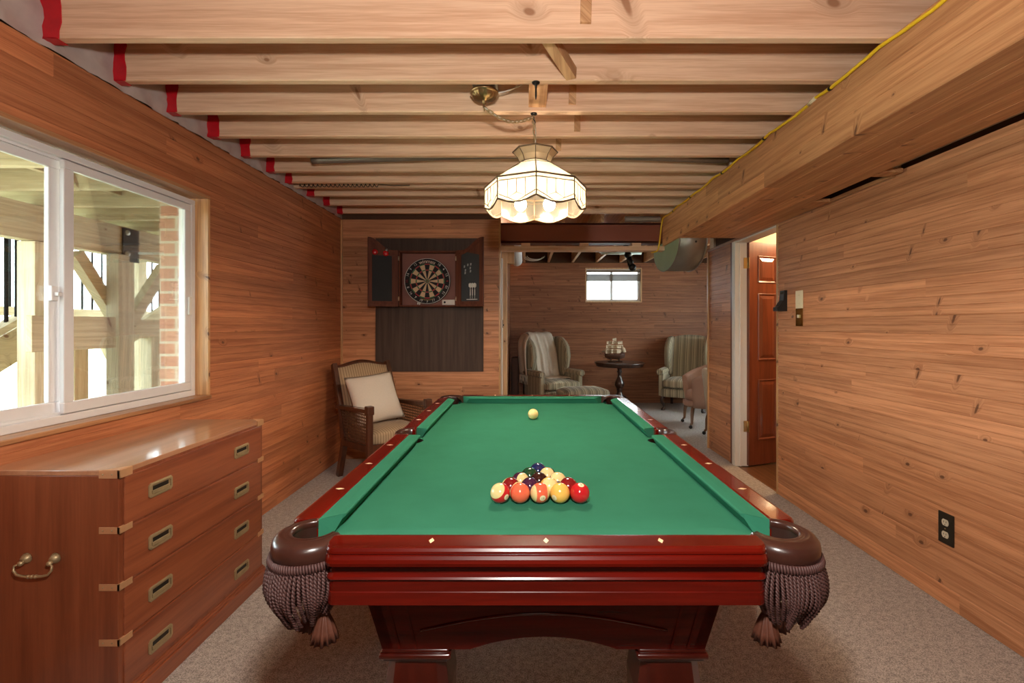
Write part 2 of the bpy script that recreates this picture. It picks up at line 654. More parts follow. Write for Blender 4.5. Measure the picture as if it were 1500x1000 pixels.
# ------------------------------------------------------------------ soffit (boxed-in bulkhead) along the right wall
XS, ZSO = 1.355, 2.086
m = MB()
g, dp, pw = .003, .003, .0951
z = ZSO
ysof = (Y0, 4.70)
def strip(p):
    for q1, q2 in zip(p, p[1:]):
        vs = [m.b.verts.new((q1[0], ysof[0], q1[1])), m.b.verts.new((q1[0], ysof[1], q1[1])), m.b.verts.new((q2[0], ysof[1], q2[1])), m.b.verts.new((q2[0], ysof[0], q2[1]))]
        m.b.faces.new(vs)
pts = []
for k in range(3):
    pts += [(XS + dp, z), (XS, z + g), (XS, z + pw - g), (XS + dp, z + pw)]
    z += pw
strip(pts)
m.box(XS + dp + .001, XS + .02, ysof[0], ysof[1], ZSO, ZSO + 3 * pw)
x = XS
pts = []
w2 = .094
ysof = (Y0, 4.24)
for k in range(5):
    x1 = min(x + w2, 1.822)
    pts += [(x + .0001, ZSO - .002 + dp), (x + g, ZSO - .002), (x1 - g, ZSO - .002), (x1, ZSO - .002 + dp)]
    x = x1
strip(pts)
m.box(XS + .0215, 1.822, Y0, 4.24, ZSO + .002, ZSO + .02)
m.box(1.822, 1.925, 3.0, 4.24, ZSO - .002, ZSO + .018)
m.box(1.822, 1.925, 2.42, 2.50, ZSO - .002, ZSO + .018)
m.box(XS + .02, 1.93, 4.68, 4.70, ZSO + .16, 2.36)
struct(m.obj('bulkhead', M['soffit'], normals=False))
o = MB().tube([(1.875, -1.0, 2.135), (1.875, 2.44, 2.135)], .03, 12).obj('conduit_pipe', M['galv'])
tag(origin_to_base(o), 'grey pipe in the dark slot between bulkhead and right wall', 'pipe')
o = MB().box(1.80, 1.93, 2.5, 3.0, 2.25, 2.26).obj('bulkhead_slot_shade', M['cavity']); struct(o)  # dark sheet painting the shade inside the open slot

# ------------------------------------------------------------------ joists
ys = [1.193, 1.498, 1.803, 2.108, 2.413, 2.718, 3.023, 3.328, 3.58, 3.715, 3.938, 4.243, 4.548]
ordin = ['nearest', 'second', 'third', 'fourth', 'fifth', 'sixth', 'seventh', 'eighth', 'ninth', 'tenth', 'eleventh', 'twelfth', 'thirteenth', 'last']
jl = {2: 'thick pine ceiling joist nearest the viewer, with a short strap nailed on',
      3: 'pine ceiling joist holding the first black hook, second from the viewer',
      4: 'pine ceiling joist holding the lamp chain hook, third from the viewer',
      5: 'pine ceiling joist just beyond the lamp chain, fourth from the viewer',
      6: 'pine ceiling joist above the lamp crown, fifth from the viewer',
      7: 'pine ceiling joist just beyond the grey drain pipe, sixth from the viewer',
      8: 'pine ceiling joist with a dark coiled wire beneath, seventh from the viewer',
      9: 'pine ceiling joist doubled close behind the coiled wire one, eighth from the viewer',
      10: 'pine ceiling joist third from the dart board wall',
      11: 'pine ceiling joist second from the dart board wall',
      12: 'dark pine ceiling joist closest to the dart board wall'}
for i, y in enumerate(ys):
    if i < 2:
        continue
    t = thing('ceiling_joist', jl[i], 'joist', (0, y - .02, ZJ), group='ceiling joists above the pool table')
    m = MB()
    xr = 1.99 if y < 4.6 else 1.35
    m.box(-1.83, xr, -.02, .02, 0, ZS - ZJ - .002, .004, 1)
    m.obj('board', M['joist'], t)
    rr = random.Random(i)
    if i not in (9,):
        # red tape lapped over the end of the joist
        m = MB()
        w = .058 + rr.random() * .02
        zb = -.002 - rr.random() * .004
        n = 7
        rows = []
        for k in range(n + 1):
            zz = zb + (ZS - ZJ - .02) * k / n
            jx = rr.uniform(-.006, .006)
            rows.append([(XL - .012, -.0235, zz), (XL + w + jx, -.0235, zz), (XL + w + jx, -.021, zz)])
        m.grid(rows, False)
        m.box(XL - .01, XL + w * .8, -.0235, .0235, -.0035, -.0015)
        m.box(XL - .01, XL + w * .55, .0205, .0235, -.0035, .2)
        m.obj('tape_end', M['red_tape'], t, label='red tape sealing the joist end')

# crumpled poly sheet between the joists at the head of the left wall
m = MB()
rr = random.Random(3)
rows = []
N = 150
for k in range(N + 1):
    y = .4 + (YB - .4) * k / N
    row = []
    for j in range(9):
        zz = 2.343 + (ZS - 2.343) * j / 8
        row.append((XL + .004 + rr.random() * .012 + .004 * math.sin(k * .9 + j), y, zz))
    rows.append(row)
m.grid(rows, True)
o = m.obj('vapour_barrier', M['poly'], normals=False)
tag(origin_to_base(o), 'crumpled hazy plastic sheet above the left wood wall between joists', 'plastic sheet')

# bridging pieces and straps nailed between joists
def piece(name, label, a, b, w, h, mat=None, up=(0, 0, 1)):
    mm = MB(); mm.bar(a, b, w, h, up)
    return tag(origin_to_base(mm.obj(name, mat or M['joist_y'])), label, 'wood piece', 'wood pieces nailed between the joists')
piece('bridging_strap', 'short wooden strap on the face of the nearest ceiling joist', (.222, 1.756, 2.42), (.226, 1.756, 2.602), .04, .012, up=(0, 1, 0))
piece('bridging_strut', 'slanted wooden strut between the two nearest ceiling joists', (.06, 1.806, 2.44), (.20, 2.066, 2.395), .045, .05)
piece('bridging_block', 'pale wooden block between joists behind the lamp chain', (.058, 2.11, 2.476), (.058, 2.371, 2.476), .086, .17)
piece('bridging_strap', 'narrow wooden strap right of the lamp hook on the third joist', (.232, 2.364, 2.405), (.238, 2.364, 2.60), .036, .012, up=(0, 1, 0))
piece('bridging_strap', 'narrow wooden strap on the fourth joist above the lamp crown', (.29, 2.67, 2.395), (.293, 2.67, 2.60), .034, .012, up=(0, 1, 0))
piece('bridging_strap', 'greyish wooden strap on the fifth joist right of the lamp crown', (.205, 2.975, 2.40), (.21, 2.975, 2.60), .034, .012, up=(0, 1, 0))

# drain pipe and coil hidden among the joists
m = MB(); m.tube([(-1.42, 3.15, 2.392), (-1.37, 3.15, 2.404), (-.9, 3.15, 2.418), (-.3, 3.15, 2.436), (.1, 3.15, 2.442), (.5, 3.15, 2.436), (.9, 3.15, 2.424), (1.34, 3.15, 2.405)], [.02, .028, .028, .028, .028, .028, .03, .03], 12)
tag(origin_to_base(m.obj('drain_pipe', M['galv'])), 'long grey pipe running between the fifth and sixth joists', 'pipe')
m = MB(); m.tube([(-1.72 + .6 * k / 120, 3.6 + .012 * math.cos(k * .95), 2.365 + .012 * math.sin(k * .95)) for k in range(121)] + [(-1.0, 3.6, 2.363), (-.88, 3.6, 2.366)], .003, 6)
tag(origin_to_base(m.obj('coiled_wire', M['iron'])), 'dark coiled wire under the seventh joist near the left wall', 'wire')
m = MB()
m.lathe([(.0, 0)] + [(.027 + (.002 if k % 2 else -.001), .004 * k) for k in range(86)] + [(0, .344)], M=Matrix.Rotation(PI / 2, 4, 'Y'), seg=16)
m.xf(Matrix.Translation((.97, 4.63, 2.34)))
tag(origin_to_base(m.obj('flexible_duct', M['galv'])), 'silver ribbed flexible duct above the red steel beam', 'duct')

# ------------------------------------------------------------------ steel beam, blocks and plate above the opening
m = MB(); xb0, xb1 = -.245, 1.40
m.box(xb0, xb1, 4.70, 4.86, 2.302, 2.315); m.box(xb0, xb1, 4.772, 4.788, 2.137, 2.302); m.box(xb0, xb1, 4.70, 4.86, 2.124, 2.137)
m.box(xb0, xb1, 4.70, 4.706, 2.12, 2.318)
o = m.obj('steel_beam', M['steel_red']); tag(origin_to_base(o), 'dark red painted steel beam above the opening to the back room', 'beam')
m = MB(); m.box(xb0, xb1, 4.692, 4.80, 2.044, 2.088, .003)
tag(origin_to_base(m.obj('header_plate', M['joist'])), 'pale wooden plate slung below the red steel beam', 'beam')
for k, x in enumerate((.0, .58, 1.10)):
    m = MB(); m.box(x - .045, x + .045, 4.70, 4.79, 2.089, 2.121, .002)
    tag(origin_to_base(m.obj('spacer_block', M['joist'])), ['small wooden spacer block under the beam, nearest the dart board wall', 'middle small wooden spacer block under the red beam', 'small wooden spacer block under the red beam, nearest the duct'][k],
        'wood block', 'spacer blocks under the beam')
# back room joists (lengthwise)
for k in range(11):
    x = -.02 + .406 * k
    if x > 3.95: break
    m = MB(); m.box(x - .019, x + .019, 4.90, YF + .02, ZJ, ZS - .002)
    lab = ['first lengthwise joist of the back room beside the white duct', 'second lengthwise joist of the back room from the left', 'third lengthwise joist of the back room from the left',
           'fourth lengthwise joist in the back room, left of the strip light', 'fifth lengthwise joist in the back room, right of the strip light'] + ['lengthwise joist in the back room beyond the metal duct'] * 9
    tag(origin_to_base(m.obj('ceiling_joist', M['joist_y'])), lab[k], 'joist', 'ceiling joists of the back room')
m = MB(); m.tube([(-.135, 5.0, 2.30), (-.135, 7.3, 2.30), (-.15, 7.55, 2.36)], .085, 16)
tag(origin_to_base(m.obj('round_duct', M['white'])), 'pale round duct along the left of the back room ceiling', 'duct')
t = thing('strip_light', 'long unlit strip light under the back room joists', 'light', (1.33, 6.6, 2.30))
m = MB(); m.box(-.30, .30, -.06, .06, .02, .07, .01); m.obj('housing', M['white'], t)
m = MB(); m.tube([(-.28, 0, .005), (.28, 0, .005)], .016, 10); m.obj('tube_lamp', plain('unlit lamp tube', (.7, .8, .72), .3), t)
m = MB()
for k in range(3):
    m.tube([(.15 + .13 * math.cos(a) - .02 * k, 7.0 + .02 * k, 2.33 + .05 * math.sin(a) - .008 * k) for a in [PI + PI * j / 14 for j in range(15)]], .006, 6)
tag(origin_to_base(m.obj('cable_loop', M['cable'])), 'white cable looped below the back room joists', 'cable')

# ------------------------------------------------------------------ half round duct end below the bulkhead
t = thing('metal_duct', 'grey half round metal duct with a pale green end, under the bulkhead', 'duct', (1.378, 4.67, 2.085))
Lx, ry, hh = .25, .42, .245
prof = [(ry * math.cos(a), -hh * math.sin(a)) for a in [PI * j / 28 for j in range(29)]]
prof = [(ry, .05)] + prof + [(-ry, .05)]
m = MB(); m.prism(prof, lambda a, b, d: (d, a, b), .004, Lx, True); m.obj('duct_body', M['galv'], t)
m = MB(); m.prism(prof, lambda a, b, d: (d, a, b), -.004, .003); m.obj('end_cap', plain('pale green duct cap', (.30, .42, .27), .35, var=.12, scale=6), t)
m = MB(); m.tube([(0, a, b) for a, b in prof], .005, 6); m.obj('seam_rim', M['galv'], t)
m = MB(); m.tube([(Lx, a, b) for a, b in prof], .007, 6); m.obj('seam_rim', M['galv'], t)
m = MB(); m.ball((.15, -.415, -.03), .010); m.obj('hole_plug', M['black'], t)
m = MB()
for (a, b) in [((1.15, 5.6, 2.36), (1.22, 5.62, 2.13)), ((1.22, 5.62, 2.13), (1.26, 5.6, 1.96)), ((1.18, 5.66, 2.36), (1.25, 5.66, 2.02))]:
    m.tube([a, b], .03, 8)
m.ball((1.26, 5.6, 1.99), .045); m.ball((1.21, 5.62, 2.14), .042); m.ball((1.25, 5.66, 2.06), .038)
tag(origin_to_base(m.obj('water_pipe', M['iron'])), 'dark pipe fittings hanging left of the green duct end', 'pipe')

# ------------------------------------------------------------------ yellow cable along the bulkhead
rr = random.Random(5)
pts = []
for k in range(64):
    y = 1.0 + (4.62 - 1.0) * k / 63
    pts.append((XS - .008 - .003 * math.sin(k * .5), y, ZJ - .008 - .012 * abs(math.sin(k * .45)) - .004 * rr.random()))
pts += [(XS - .012, 4.65, 2.35), (XS - .02, 4.676, 2.27), (XS - .035, 4.68, 2.12), (XS - .045, 4.68, 2.06), (XS - .06, 4.69, 2.034), (XS - .10, 4.74, 2.030)]
t = thing('electric_cable', 'yellow electric cable stapled along the top edge of the bulkhead', 'cable', (XS, 3, ZJ))
m = MB(); m.tube(pts, .0075, 8); m.obj('jacket', M['yellow'], t, world=True)
for k in (19, 29, 39, 50, 58):
    p = Vector(pts[k]); q = Vector(pts[k + 1])
    m = MB(); m.tube([p, p + (q - p) * .25], .0098, 8); m.obj('staple', M['iron'], t, world=True)
p = Vector(pts[21]); q = Vector(pts[22])
m = MB(); m.tube([p, q], .0086, 8); m.obj('cable_print', plain('pale print band', (.72, .6, .4), .5), t, world=True)

# ------------------------------------------------------------------ door_1 and its frame
d1 = thing('door_1', 'red brown six panel door standing open in the right wall', 'door', (2.05, 4.41, 0), kind='structure')
m = MB(); m.box(XR - .010, 2.062, 4.394, 4.4195, 0.001, 2.068, .002); m.box(XR + .03, XR + .045, 4.382, 4.395, .001, 2.06, .002); m.box(XR - .012, XR - .0005, 4.41, 4.457, 0.001, 2.10, .002); m.box(XR + .0, 2.07, 3.684, 4.42, 2.068, 2.10)
m.box(XR + .0, 2.07, 3.66, 3.684, 0, 2.10)
m.obj('door_frame', M['white'], d1, world=True, label='white painted door frame')
# slab: hinge at (2.052,4.385); direction (.35,.13)
ang = math.atan2(.13, .35)
DM = Matrix.Translation((2.058, 4.368, 0)) @ Matrix.Rotation(ang, 4, 'Z')
W, H, T = .72, 2.075, .035
m = MB(); m.box(0, W, 0, T, .012, H, .002, M=DM)
m.obj('door_slab', M['doorwood'], d1, world=True)
cols = [(.105, .325), (.395, .615)]
rows_ = [(.24, .80), (.98, 1.60), (1.70, 1.95)]
for c0, c1 in cols:
    for r0, r1 in rows_:
        m = MB()
        f = lambda x, z, d: DM @ Vector((x, -d, z))
        o1 = [(c0, r0), (c1, r0), (c1, r1), (c0, r1)]
        def ring(k, d): return [f(c0 + k, r0 + k, d), f(c1 - k, r0 + k, d), f(c1 - k, r1 - k, d), f(c0 + k, r1 - k, d)]
        rws = [ring(0, .001), ring(.004, .007), ring(.012, .004), ring(.018, -.001), ring(.024, .0005), ring(.05, .007)]
        m.grid(rws, False, close_u=True)
        vs = [m.b.verts.new(p) for p in ring(.05, .007)]; m.b.faces.new(vs)
        m.obj('door_panel', M['doorwood'], d1, world=True, normals=False)
for z in (.37, 1.62 + .26):
    m = MB(); m.box(2.018, 2.058, 4.388, 4.395, z - .05, z + .05, .001); m.tube([(2.056, 4.386, z - .05), (2.056, 4.386, z + .05)], .008, 10)
    m.box(0.0, .004, -.001, .03, z - .05, z + .05, M=DM)
    m.obj('hinge', M['brass'], d1, world=True, label='brass hinge')

# ------------------------------------------------------------------ window_1 (left wall)
w1 = thing('window_1', 'white sliding window in the left wall looking onto the deck posts', 'window', (-1.90, 1.9, .887), kind='structure')
ya, yb, za, zb = WIN
fx0, fx1 = -1.945, -1.872
m = MB()
for (a, b, c, d) in [(ya, yb, za + .02, za + .052), (ya, yb, zb - .04, zb - .012), (ya, ya + .03, za + .052, zb - .04), (yb - .03, yb, za + .052, zb - .04)]:
    m.box(fx0, fx1, a, b, c, d, .003)
m.box(-1.900, -1.893, ya + .03, yb - .03, za + .05, za + .062); m.box(-1.900, -1.893, ya + .03, yb - .03, zb - .05, zb - .04)
m.obj('window_frame', M['vinyl'], w1, world=True)
ym = 1.90
def sash(y0, y1, x0, x1, label, st=.045):
    s = MB()
    b, t2 = za + .055, zb - .043
    s.box(x0, x1, y0, y1, b, b + st, .004); s.box(x0, x1, y0, y1, t2 - st * .8, t2, .004)
    s.box(x0, x1, y0, y0 + st, b + st, t2 - st * .8, .004); s.box(x0, x1, y1 - st, y1, b + st, t2 - st * .8, .004)
    so = s.obj('sash', M['vinyl'], w1, world=True)
    xm = (x0 + x1) / 2
    g_ = MB(); g_.box(xm - .002, xm + .002, y0 + st - .005, y1 - st + .005, b + st - .005, t2 - st * .8 + .005)
    g_.obj('pane', M['glass'], so, world=True)
    return so
s1 = sash(1.955 - .03, yb - .032, -1.893, -1.874, 'inner')
s2 = sash(ya + .03, ym + .045, -1.925, -1.905, 'outer', .05)
m = MB(); m.box(-1.874, -1.862, yb - .062, yb - .038, 1.36, 1.46, .003); m.obj('pull_handle', M['white'], s1, world=True)
m = MB(); m.box(-1.903, -1.888, ym - .01, ym + .018, 1.40, 1.46, .003); m.box(-1.888, -1.872, ym + .0, ym + .02, 1.42, 1.435, .002); m.obj('latch', M['vinyl'], s2, world=True)
m = MB(); m.box(-1.93, XL + .014, ya - .0195, yb + .0175, za + .0005, za + .02, .004)
m.obj('window_sill', M['trim'], w1, world=True)
for q in ((yb, yb + .0175), (ya - .0195, ya)):
    m = MB(); m.box(-1.945, XL + .004, *q, za + .02, zb, .002); m.obj('side_jamb', M['trim_v'], w1, world=True)
m = MB(); m.box(-1.945, XL + .004, ya - .0195, yb + .0175, zb, zb + .0175, .002)
m.obj('head_jamb', M['trim'], w1, world=True)

# ------------------------------------------------------------------ window_2 (far wall) with a raised blind
w2 = thing('window_2', 'small bright basement window high on the back room wall', 'window', (1.48, YF + .06, 1.70), kind='structure')
x0, x1, z0, z1 = WIN2
m = MB()
for b in [(x0, x1, YF + .05, YF + .10, z0, z0 + .05), (x0, x1, YF + .05, YF + .10, z1 - .04, z1), (x0, x0 + .035, YF + .05, YF + .1, z0 + .05, z1 - .04), (x1 - .035, x1, YF + .05, YF + .1, z0 + .05, z1 - .04),
          (1.435, 1.475, YF + .045, YF + .09, z0 + .05, z1 - .04)]:
    m.box(*b, .003)
m.box(1.895, 1.915, YF + .045, YF + .09, z0 + .05, z1 - .04)
m.obj('window_frame', M['vinyl'], w2, world=True)
m = MB(); m.box(x0 + .03, x1 - .03, YF + .07, YF + .074, z0 + .045, z1 - .035); m.obj('pane', M['glass'], w2, world=True)
m = MB()
for b in [(x0 - .005, x0 + .012, YF - .005, YF + .05, z0, z1), (x1 - .012, x1 + .005, YF - .005, YF + .05, z0, z1), (x0, x1, YF - .005, YF + .05, z1 - .012, z1 + .005), (x0, x1, YF - .005, YF + .05, z0 - .005, z0 + .012)]:
    m.box(*b)
m.obj('lining', M['stud'], w2, world=True)
t = thing('window_blind', 'raised brown slatted blind at the top of the basement window', 'blind', (1.48, YF + .02, 2.0))
m = MB(); m.box(1.03, 1.93, YF + .005, YF + .045, 2.205, 2.235, .003); m.obj('head_rail', plain('brown blind slat', (.16, .10, .06), .5), t, world=True)
m = MB()
for k in range(14):
    m.box(1.03, 1.93, YF + .004, YF + .046, 2.055 + .0085 * k, 2.060 + .0085 * k)
m.obj('slat_stack', plain('brown blind slat stack', (.20, .13, .08), .5), t, world=True)
for xx in (1.2, 1.75):
    m = MB(); m.tube([(xx, YF + .02, 2.17), (xx, YF + .02, 2.21)], .004, 6)
    m.obj('lift_cord', M['cable'], t, world=True)
w3 = thing('window_added', 'unseen white window added to bring daylight into the back room', 'window', (4.05, 6.05, .75), kind='structure')  # unseen window, added to let daylight into the back room
x0, x1, z0, z1 = WIN_ADDED
m = MB()
for b in [(x0, x1, z0, z0 + .05), (x0, x1, z1 - .05, z1), (x0, x0 + .05, z0, z1), (x1 - .05, x1, z0, z1), (6.02, 6.08, z0, z1)]:
    m.box(4.03, 4.08, *b)
m.obj('window_frame', M['vinyl'], w3, world=True)
m = MB(); m.box(4.05, 4.054, x0 + .03, x1 - .03, z0 + .03, z1 - .03); m.obj('pane', M['glass'], w3, world=True)

# ------------------------------------------------------------------ things on the right wall
def wall_pt(y, z, d): return (XR - d, y, z)
t = thing('outlet', 'dark bronze double socket plate low on the right wall', 'outlet', (XR, 2.195, 1.3 - 297 * 2.195 / F_PX))
m = MB(); m.box(-.007, .0, -.04, .04, -.072, .072, .003); m.obj('cover_plate', plain('dark bronze plate', (.035, .028, .02), .4, metal=.5), t)
for zz in (-.028, .028):
    m = MB(); m.prism([(.0175 * math.cos(a) * (1 if abs(math.sin(a)) < .8 else .95), max(-.0145, min(.0145, .0185 * math.sin(a)))) for a in [2 * PI * k / 28 for k in range(28)]], lambda a, b, d: (-d, a, b + zz), .006, .0095)
    so = m.obj('socket', plain('ivory socket', (.62, .55, .42), .4, var=.03), t)
    m = MB(); m.box(-.0103, -.0094, -.0075, -.0055, zz - .001, zz + .008); m.box(-.0103, -.0094, .0055, .0075, zz - .001, zz + .007); m.box(-.0103, -.0094, -.002, .002, zz - .011, zz - .007)
    m.obj('slot', M['black'], so)
m = MB(); m.lathe([(.0, 0), (.0035, 0), (.003, .0025), (0, .003)], M=Matrix.Rotation(-PI / 2, 4, 'Y'), c=(-.007, 0, 0), seg=10); m.obj('screw', M['brass'], t)

Yp = F_PX * XR / (1171.5 - CX)
t = thing('blank_plate', 'cream blank wall plate above the brass switch', 'wall plate', (XR, Yp, 1.3 + 38.5 * Yp / F_PX))
m = MB(); m.box(-.006, 0, -.045, .045, -.064, .064, .003); m.obj('cover_plate', M['ivory'], t)
for zz in (-.03, .03):
    m = MB(); m.ball((-.006, 0, zz), .004, 8, 6); m.obj('screw', M['ivory'], t)
t = thing('light_switch', 'polished brass light switch plate below the cream plate', 'light switch', (XR, Yp, 1.3 + 12.5 * Yp / F_PX))
m = MB(); m.box(-.007, 0, -.042, .042, -.064, .064, .005); m.obj('cover_plate', plain('polished brass', (.62, .52, .22), .08, metal=1, var=.02), t)
m = MB(); m.box(-.018, -.006, -.005, .005, -.004, .018, .002); m.obj('toggle', M['ivory'], t)
Yc = F_PX * XR / (1150 - CX)
t = thing('wall_holder', 'black plastic wall holder beside the door opening', 'holder', (XR, Yc, 1.3 + 37 * Yc / F_PX))
m = MB(); m.prism([(0, .075), (.022, .075), (.028, .0), (.06, -.045), (.075, -.05), (.075, -.08), (0, -.08)], lambda a, b, d: (-a, d, b), -.03, .03); m.obj('body', M['black'], t)
m = MB(); m.box(-.024, -.005, -.024, .024, .005, .068, .004); m.obj('face_plate', plain('dark green black plastic', (.02, .028, .018), .25), t)

# ------------------------------------------------------------------ outside, seen through window_1
M['deck'] = pine('treated deck lumber', (.31, .25, .155), (.46, .39, .26), u=1, v=2, v2=0, by='object', kscale=1.6, rough=.7, tint=.06)
M['deck_x'] = pine('treated deck lumber across', (.34, .28, .17), (.50, .43, .29), u=0, v=2, v2=1, by='object', kscale=1.6, rough=.7, tint=.06)
M['deck_z'] = pine('treated deck lumber upright', (.36, .30, .20), (.54, .47, .33), u=2, v=0, v2=1, by='object', kscale=1.6, rough=.7, tint=.06)
def grassmat():
    t = NT('pale sunlit grass')
    o = t.obj()
    c = t.mix(t.smooth(t.noise(o, 9, 5, .7), .35, .65), (.42, .45, .26), (.68, .64, .52))
    t.bsdf(col=c, rough=.95, spec=.1, normal=t.bump(t.noise(o, 60, 3), .8, .02))
    return t.m
m = MB()
rows = []
for i in range(24):
    x = -1.95 - 40 * (i / 23) ** 2
    rows.append([(x, -20 + 52 * j / 20, .30 + .12 * math.sin(i * 1.3 + j) * (i > 2) - max(0, -x - 10) * .01) for j in range(21)])
m.grid(rows, True)
struct(m.obj('ground', grassmat(), normals=False))
def beam(name, label, cat, b, mat, group=None, bev=.004):
    mm = MB(); mm.box(*b, bev)
    return tag(origin_to_base(mm.obj(name, mat)), label, cat, group)
t = thing('deck_beam', 'heavy bolted wooden beam carrying the deck joists outside the window', 'beam', (-3.25, 3.6, 1.855))
m = MB(); m.box(-.05, .05, -2.8, 2.4, 0, .235, .004); m.obj('beam_board', M['deck'], t)
m = MB(); m.box(.05, .062, .16, .315, -.04, .225, .002); m.obj('bracket', M['iron'], t)
for (yy, zz) in ((-.42, .17), (-.3, .05), (.2, .19), (.2, .02), (.62, .06)):
    m = MB(); m.lathe([(0, 0), (.022, 0), (.022, .006), (.012, .007), (.011, .016), (0, .017)], M=Matrix.Rotation(PI / 2, 4, 'Y'), c=(.05 if abs(yy - .2) > .05 else .061, yy, zz), seg=10); m.obj('bolt', M['galv'], t)
for k, yy in enumerate([1.55, 1.95, 2.35, 2.75, 3.15, 3.55, 3.95, 4.35, 4.75, 5.15, 5.55]):
    beam('deck_joist', f'yellowish deck joist outside the window', 'joist', (-4.6, -1.97, yy, yy + .04, 2.092, 2.327), M['deck_x'], 'deck joists outside the window')
m = MB()
for k in range(30):
    x = -4.7 + .092 * k
    m.box(x, x + .086, 1.0, 6.4, 2.33, 2.358)
tag(origin_to_base(m.obj('deck_boards', M['deck'])), 'plank deck floor above the joists outside the window', 'deck')
for k, yy in enumerate((2.2, 2.6, 3.0, 3.8, 4.2, 4.6)):
    beam('blocking', 'short slanted block between deck joists outside', 'wood piece', (-2.75 + .02 * k, -2.71 + .02 * k, yy - .2, yy + .14, 2.16, 2.31), M['deck'], 'blocks between the deck joists')
t = thing('deck_post', 'deck post with two slanted knee braces outside the window', 'post', (-3.25, 3.84, .30))
m = MB(); m.box(-.05, .05, -.045, .045, 0, 1.553, .004); m.obj('upright', M['deck_z'], t)
for sgn in (-1, 1):
    m = MB(); m.bar((0, sgn * .045, 1.02), (0, sgn * .42, 1.52), .07, .09, up=(0, 0, 1)); m.obj('knee_brace', M['deck'], t)
beam('deck_post', 'stair post outside the left window pane', 'post', (-3.31, -3.19, 3.085, 3.205, .3, 1.853), M['deck_z'], 'posts under the deck')
beam('deck_post', 'pale narrow post below the blocky beam, nearest the mullion', 'post', (-3.35, -3.25, 3.42, 3.53, .3, 1.135), M['deck_z'], 'posts under the deck')
beam('deck_post', 'pale post below the end of the blocky beam outside', 'post', (-3.22, -3.12, 3.64, 3.74, .3, 1.853), M['deck_z'], 'posts under the deck')
beam('deck_post', 'shaded post behind the knee brace, next to the brick', 'post', (-3.45, -3.35, 4.25, 4.36, .3, 1.19), M['deck_z'], 'posts under the deck')
beam('stair_beam', 'short blocky beam end beside the window mullion outside', 'beam', (-3.11, -3.07, 2.95, 3.56, 1.135, 1.365), M['deck'])
beam('stair_beam', 'bolted beam behind the deck post outside, next to the brick', 'beam', (-3.45, -3.35, 3.95, 5.2, 1.19, 1.355), M['deck'])
m = MB(); m.bar((-3.5, 2.2, .55), (-3.5, 3.46, 1.30), .05, .20); 
tag(origin_to_base(m.obj('stair_stringer', M['deck'])), 'slanted stair stringer outside the left window pane', 'stringer')
m = MB(); m.bar((-3.46, 2.2, .72), (-3.46, 3.46, 1.485), .09, .04)
tag(origin_to_base(m.obj('stair_rail', M['deck'])), 'slanted bottom rail above the stair stringer outside', 'rail')
m = MB(); m.bar((-3.9, 4.4, 1.05), (-3.9, 5.3, 1.55), .05, .14)
tag(origin_to_base(m.obj('stair_stringer', M['deck'])), 'slanted stringer right of the deck post outside', 'stringer')
for k in range(9):
    yy = 2.90 + .065 * k
    m = MB(); zz = .72 + (yy - 2.2) * .607 + .02
    m.tube([(-3.46, yy, zz), (-3.46, yy, 1.95)], .011, 8)
    tag(origin_to_base(m.obj('baluster', M['matte_black'])), 'thin black baluster on the stair rail outside the left pane', 'baluster', 'black stair balusters')
t = thing('deck_railing', 'far railing with black balusters behind the deck post outside', 'railing', (-5.0, 6.2, 1.40))
m = MB(); m.box(-.045, .045, -2.2, 2.2, 0, .085, .004); m.box(-.045, .045, -2.2, 2.2, .98, 1.02, .004); m.obj('rail', M['deck'], t)
for k in range(34):
    m = MB(); m.tube([(0, -2.1 + .125 * k, .085), (0, -2.1 + .125 * k, .98)], .011, 6); m.obj('baluster', M['matte_black'], t)
m = MB()
for yy in (-2.0, 2.0):
    m.box(-.05, .05, yy - .05, yy + .05, -1.1, 0)
m.obj('railing_post', M['deck_z'], t)
beam('deck_post', 'brownish far post right of the deck post outside', 'post', (-4.6, -4.48, 5.5, 5.62, .3, 2.09), M['deck_z'], 'posts under the deck')
def brickmat():
    t = NT('red brick')
    s = t.sep(t.obj())
    b = t.n('TexBrick', {'Vector': t.comb(t.math('ADD', s[0], s[1]), s[2], 0), 'Color1': (.42, .16, .10, 1), 'Color2': (.50, .26, .17, 1), 'Mortar': (.55, .48, .36, 1), 'Scale': 1.0,
                     'Mortar Size': .008, 'Brick Width': .20, 'Row Height': .075})
    nz = t.noise(t.obj(), 60, 3)
    c = t.mix(t.math('MULTIPLY', nz, .3), b.outputs[0], (.6, .5, .35))
    t.bsdf(col=c, rough=.9, normal=t.bump(b.outputs[1], -.6, .004))
    return t.m
beam('brick_pier', 'red brick pier right outside the right window pane', 'brick pier', (-2.19, -1.952, 2.84, 3.2, .30, 2.09), brickmat(), bev=0)
# ------------------------------------------------------------------ pool table
M['mahog'] = wood('dark red mahogany', (.058, .0021, .0007), (.125, .0044, .0014), axis=0, freq=26, rough=.25, coat=.6, coatr=.06, spec=.35, bump=.03)
M['mahog_y'] = wood('dark red mahogany lengthwise', (.078, .0026, .0009), (.160, .0056, .0018), axis=1, freq=26, rough=.25, coat=.6, coatr=.06, spec=.35, bump=.03)
M['mahog_z'] = wood('dark red mahogany upright', (.035, .0028, .0013), (.065, .0065, .003), axis=2, freq=26, rough=.25, coat=.8, coatr=.1, bump=.03)
def felt(name, c):
    t = NT(name)
    n1 = t.noise(t.obj(), 500, 2)
    n2 = t.noise(t.obj(), 7, 3)
    cc = t.mix(n2, sc3(c, .86), sc3(c, 1.14))
    t.bsdf(col=cc, rough=1.0, spec=.04, normal=t.bump(n1, .25, .001))
    return t.m
M['felt'] = felt('green billiard cloth', (.034, .176, .104))
M['leather'] = plain('brown leather', (.045, .015, .010), .28, var=.2, scale=60, bump=.08, coat=.25)
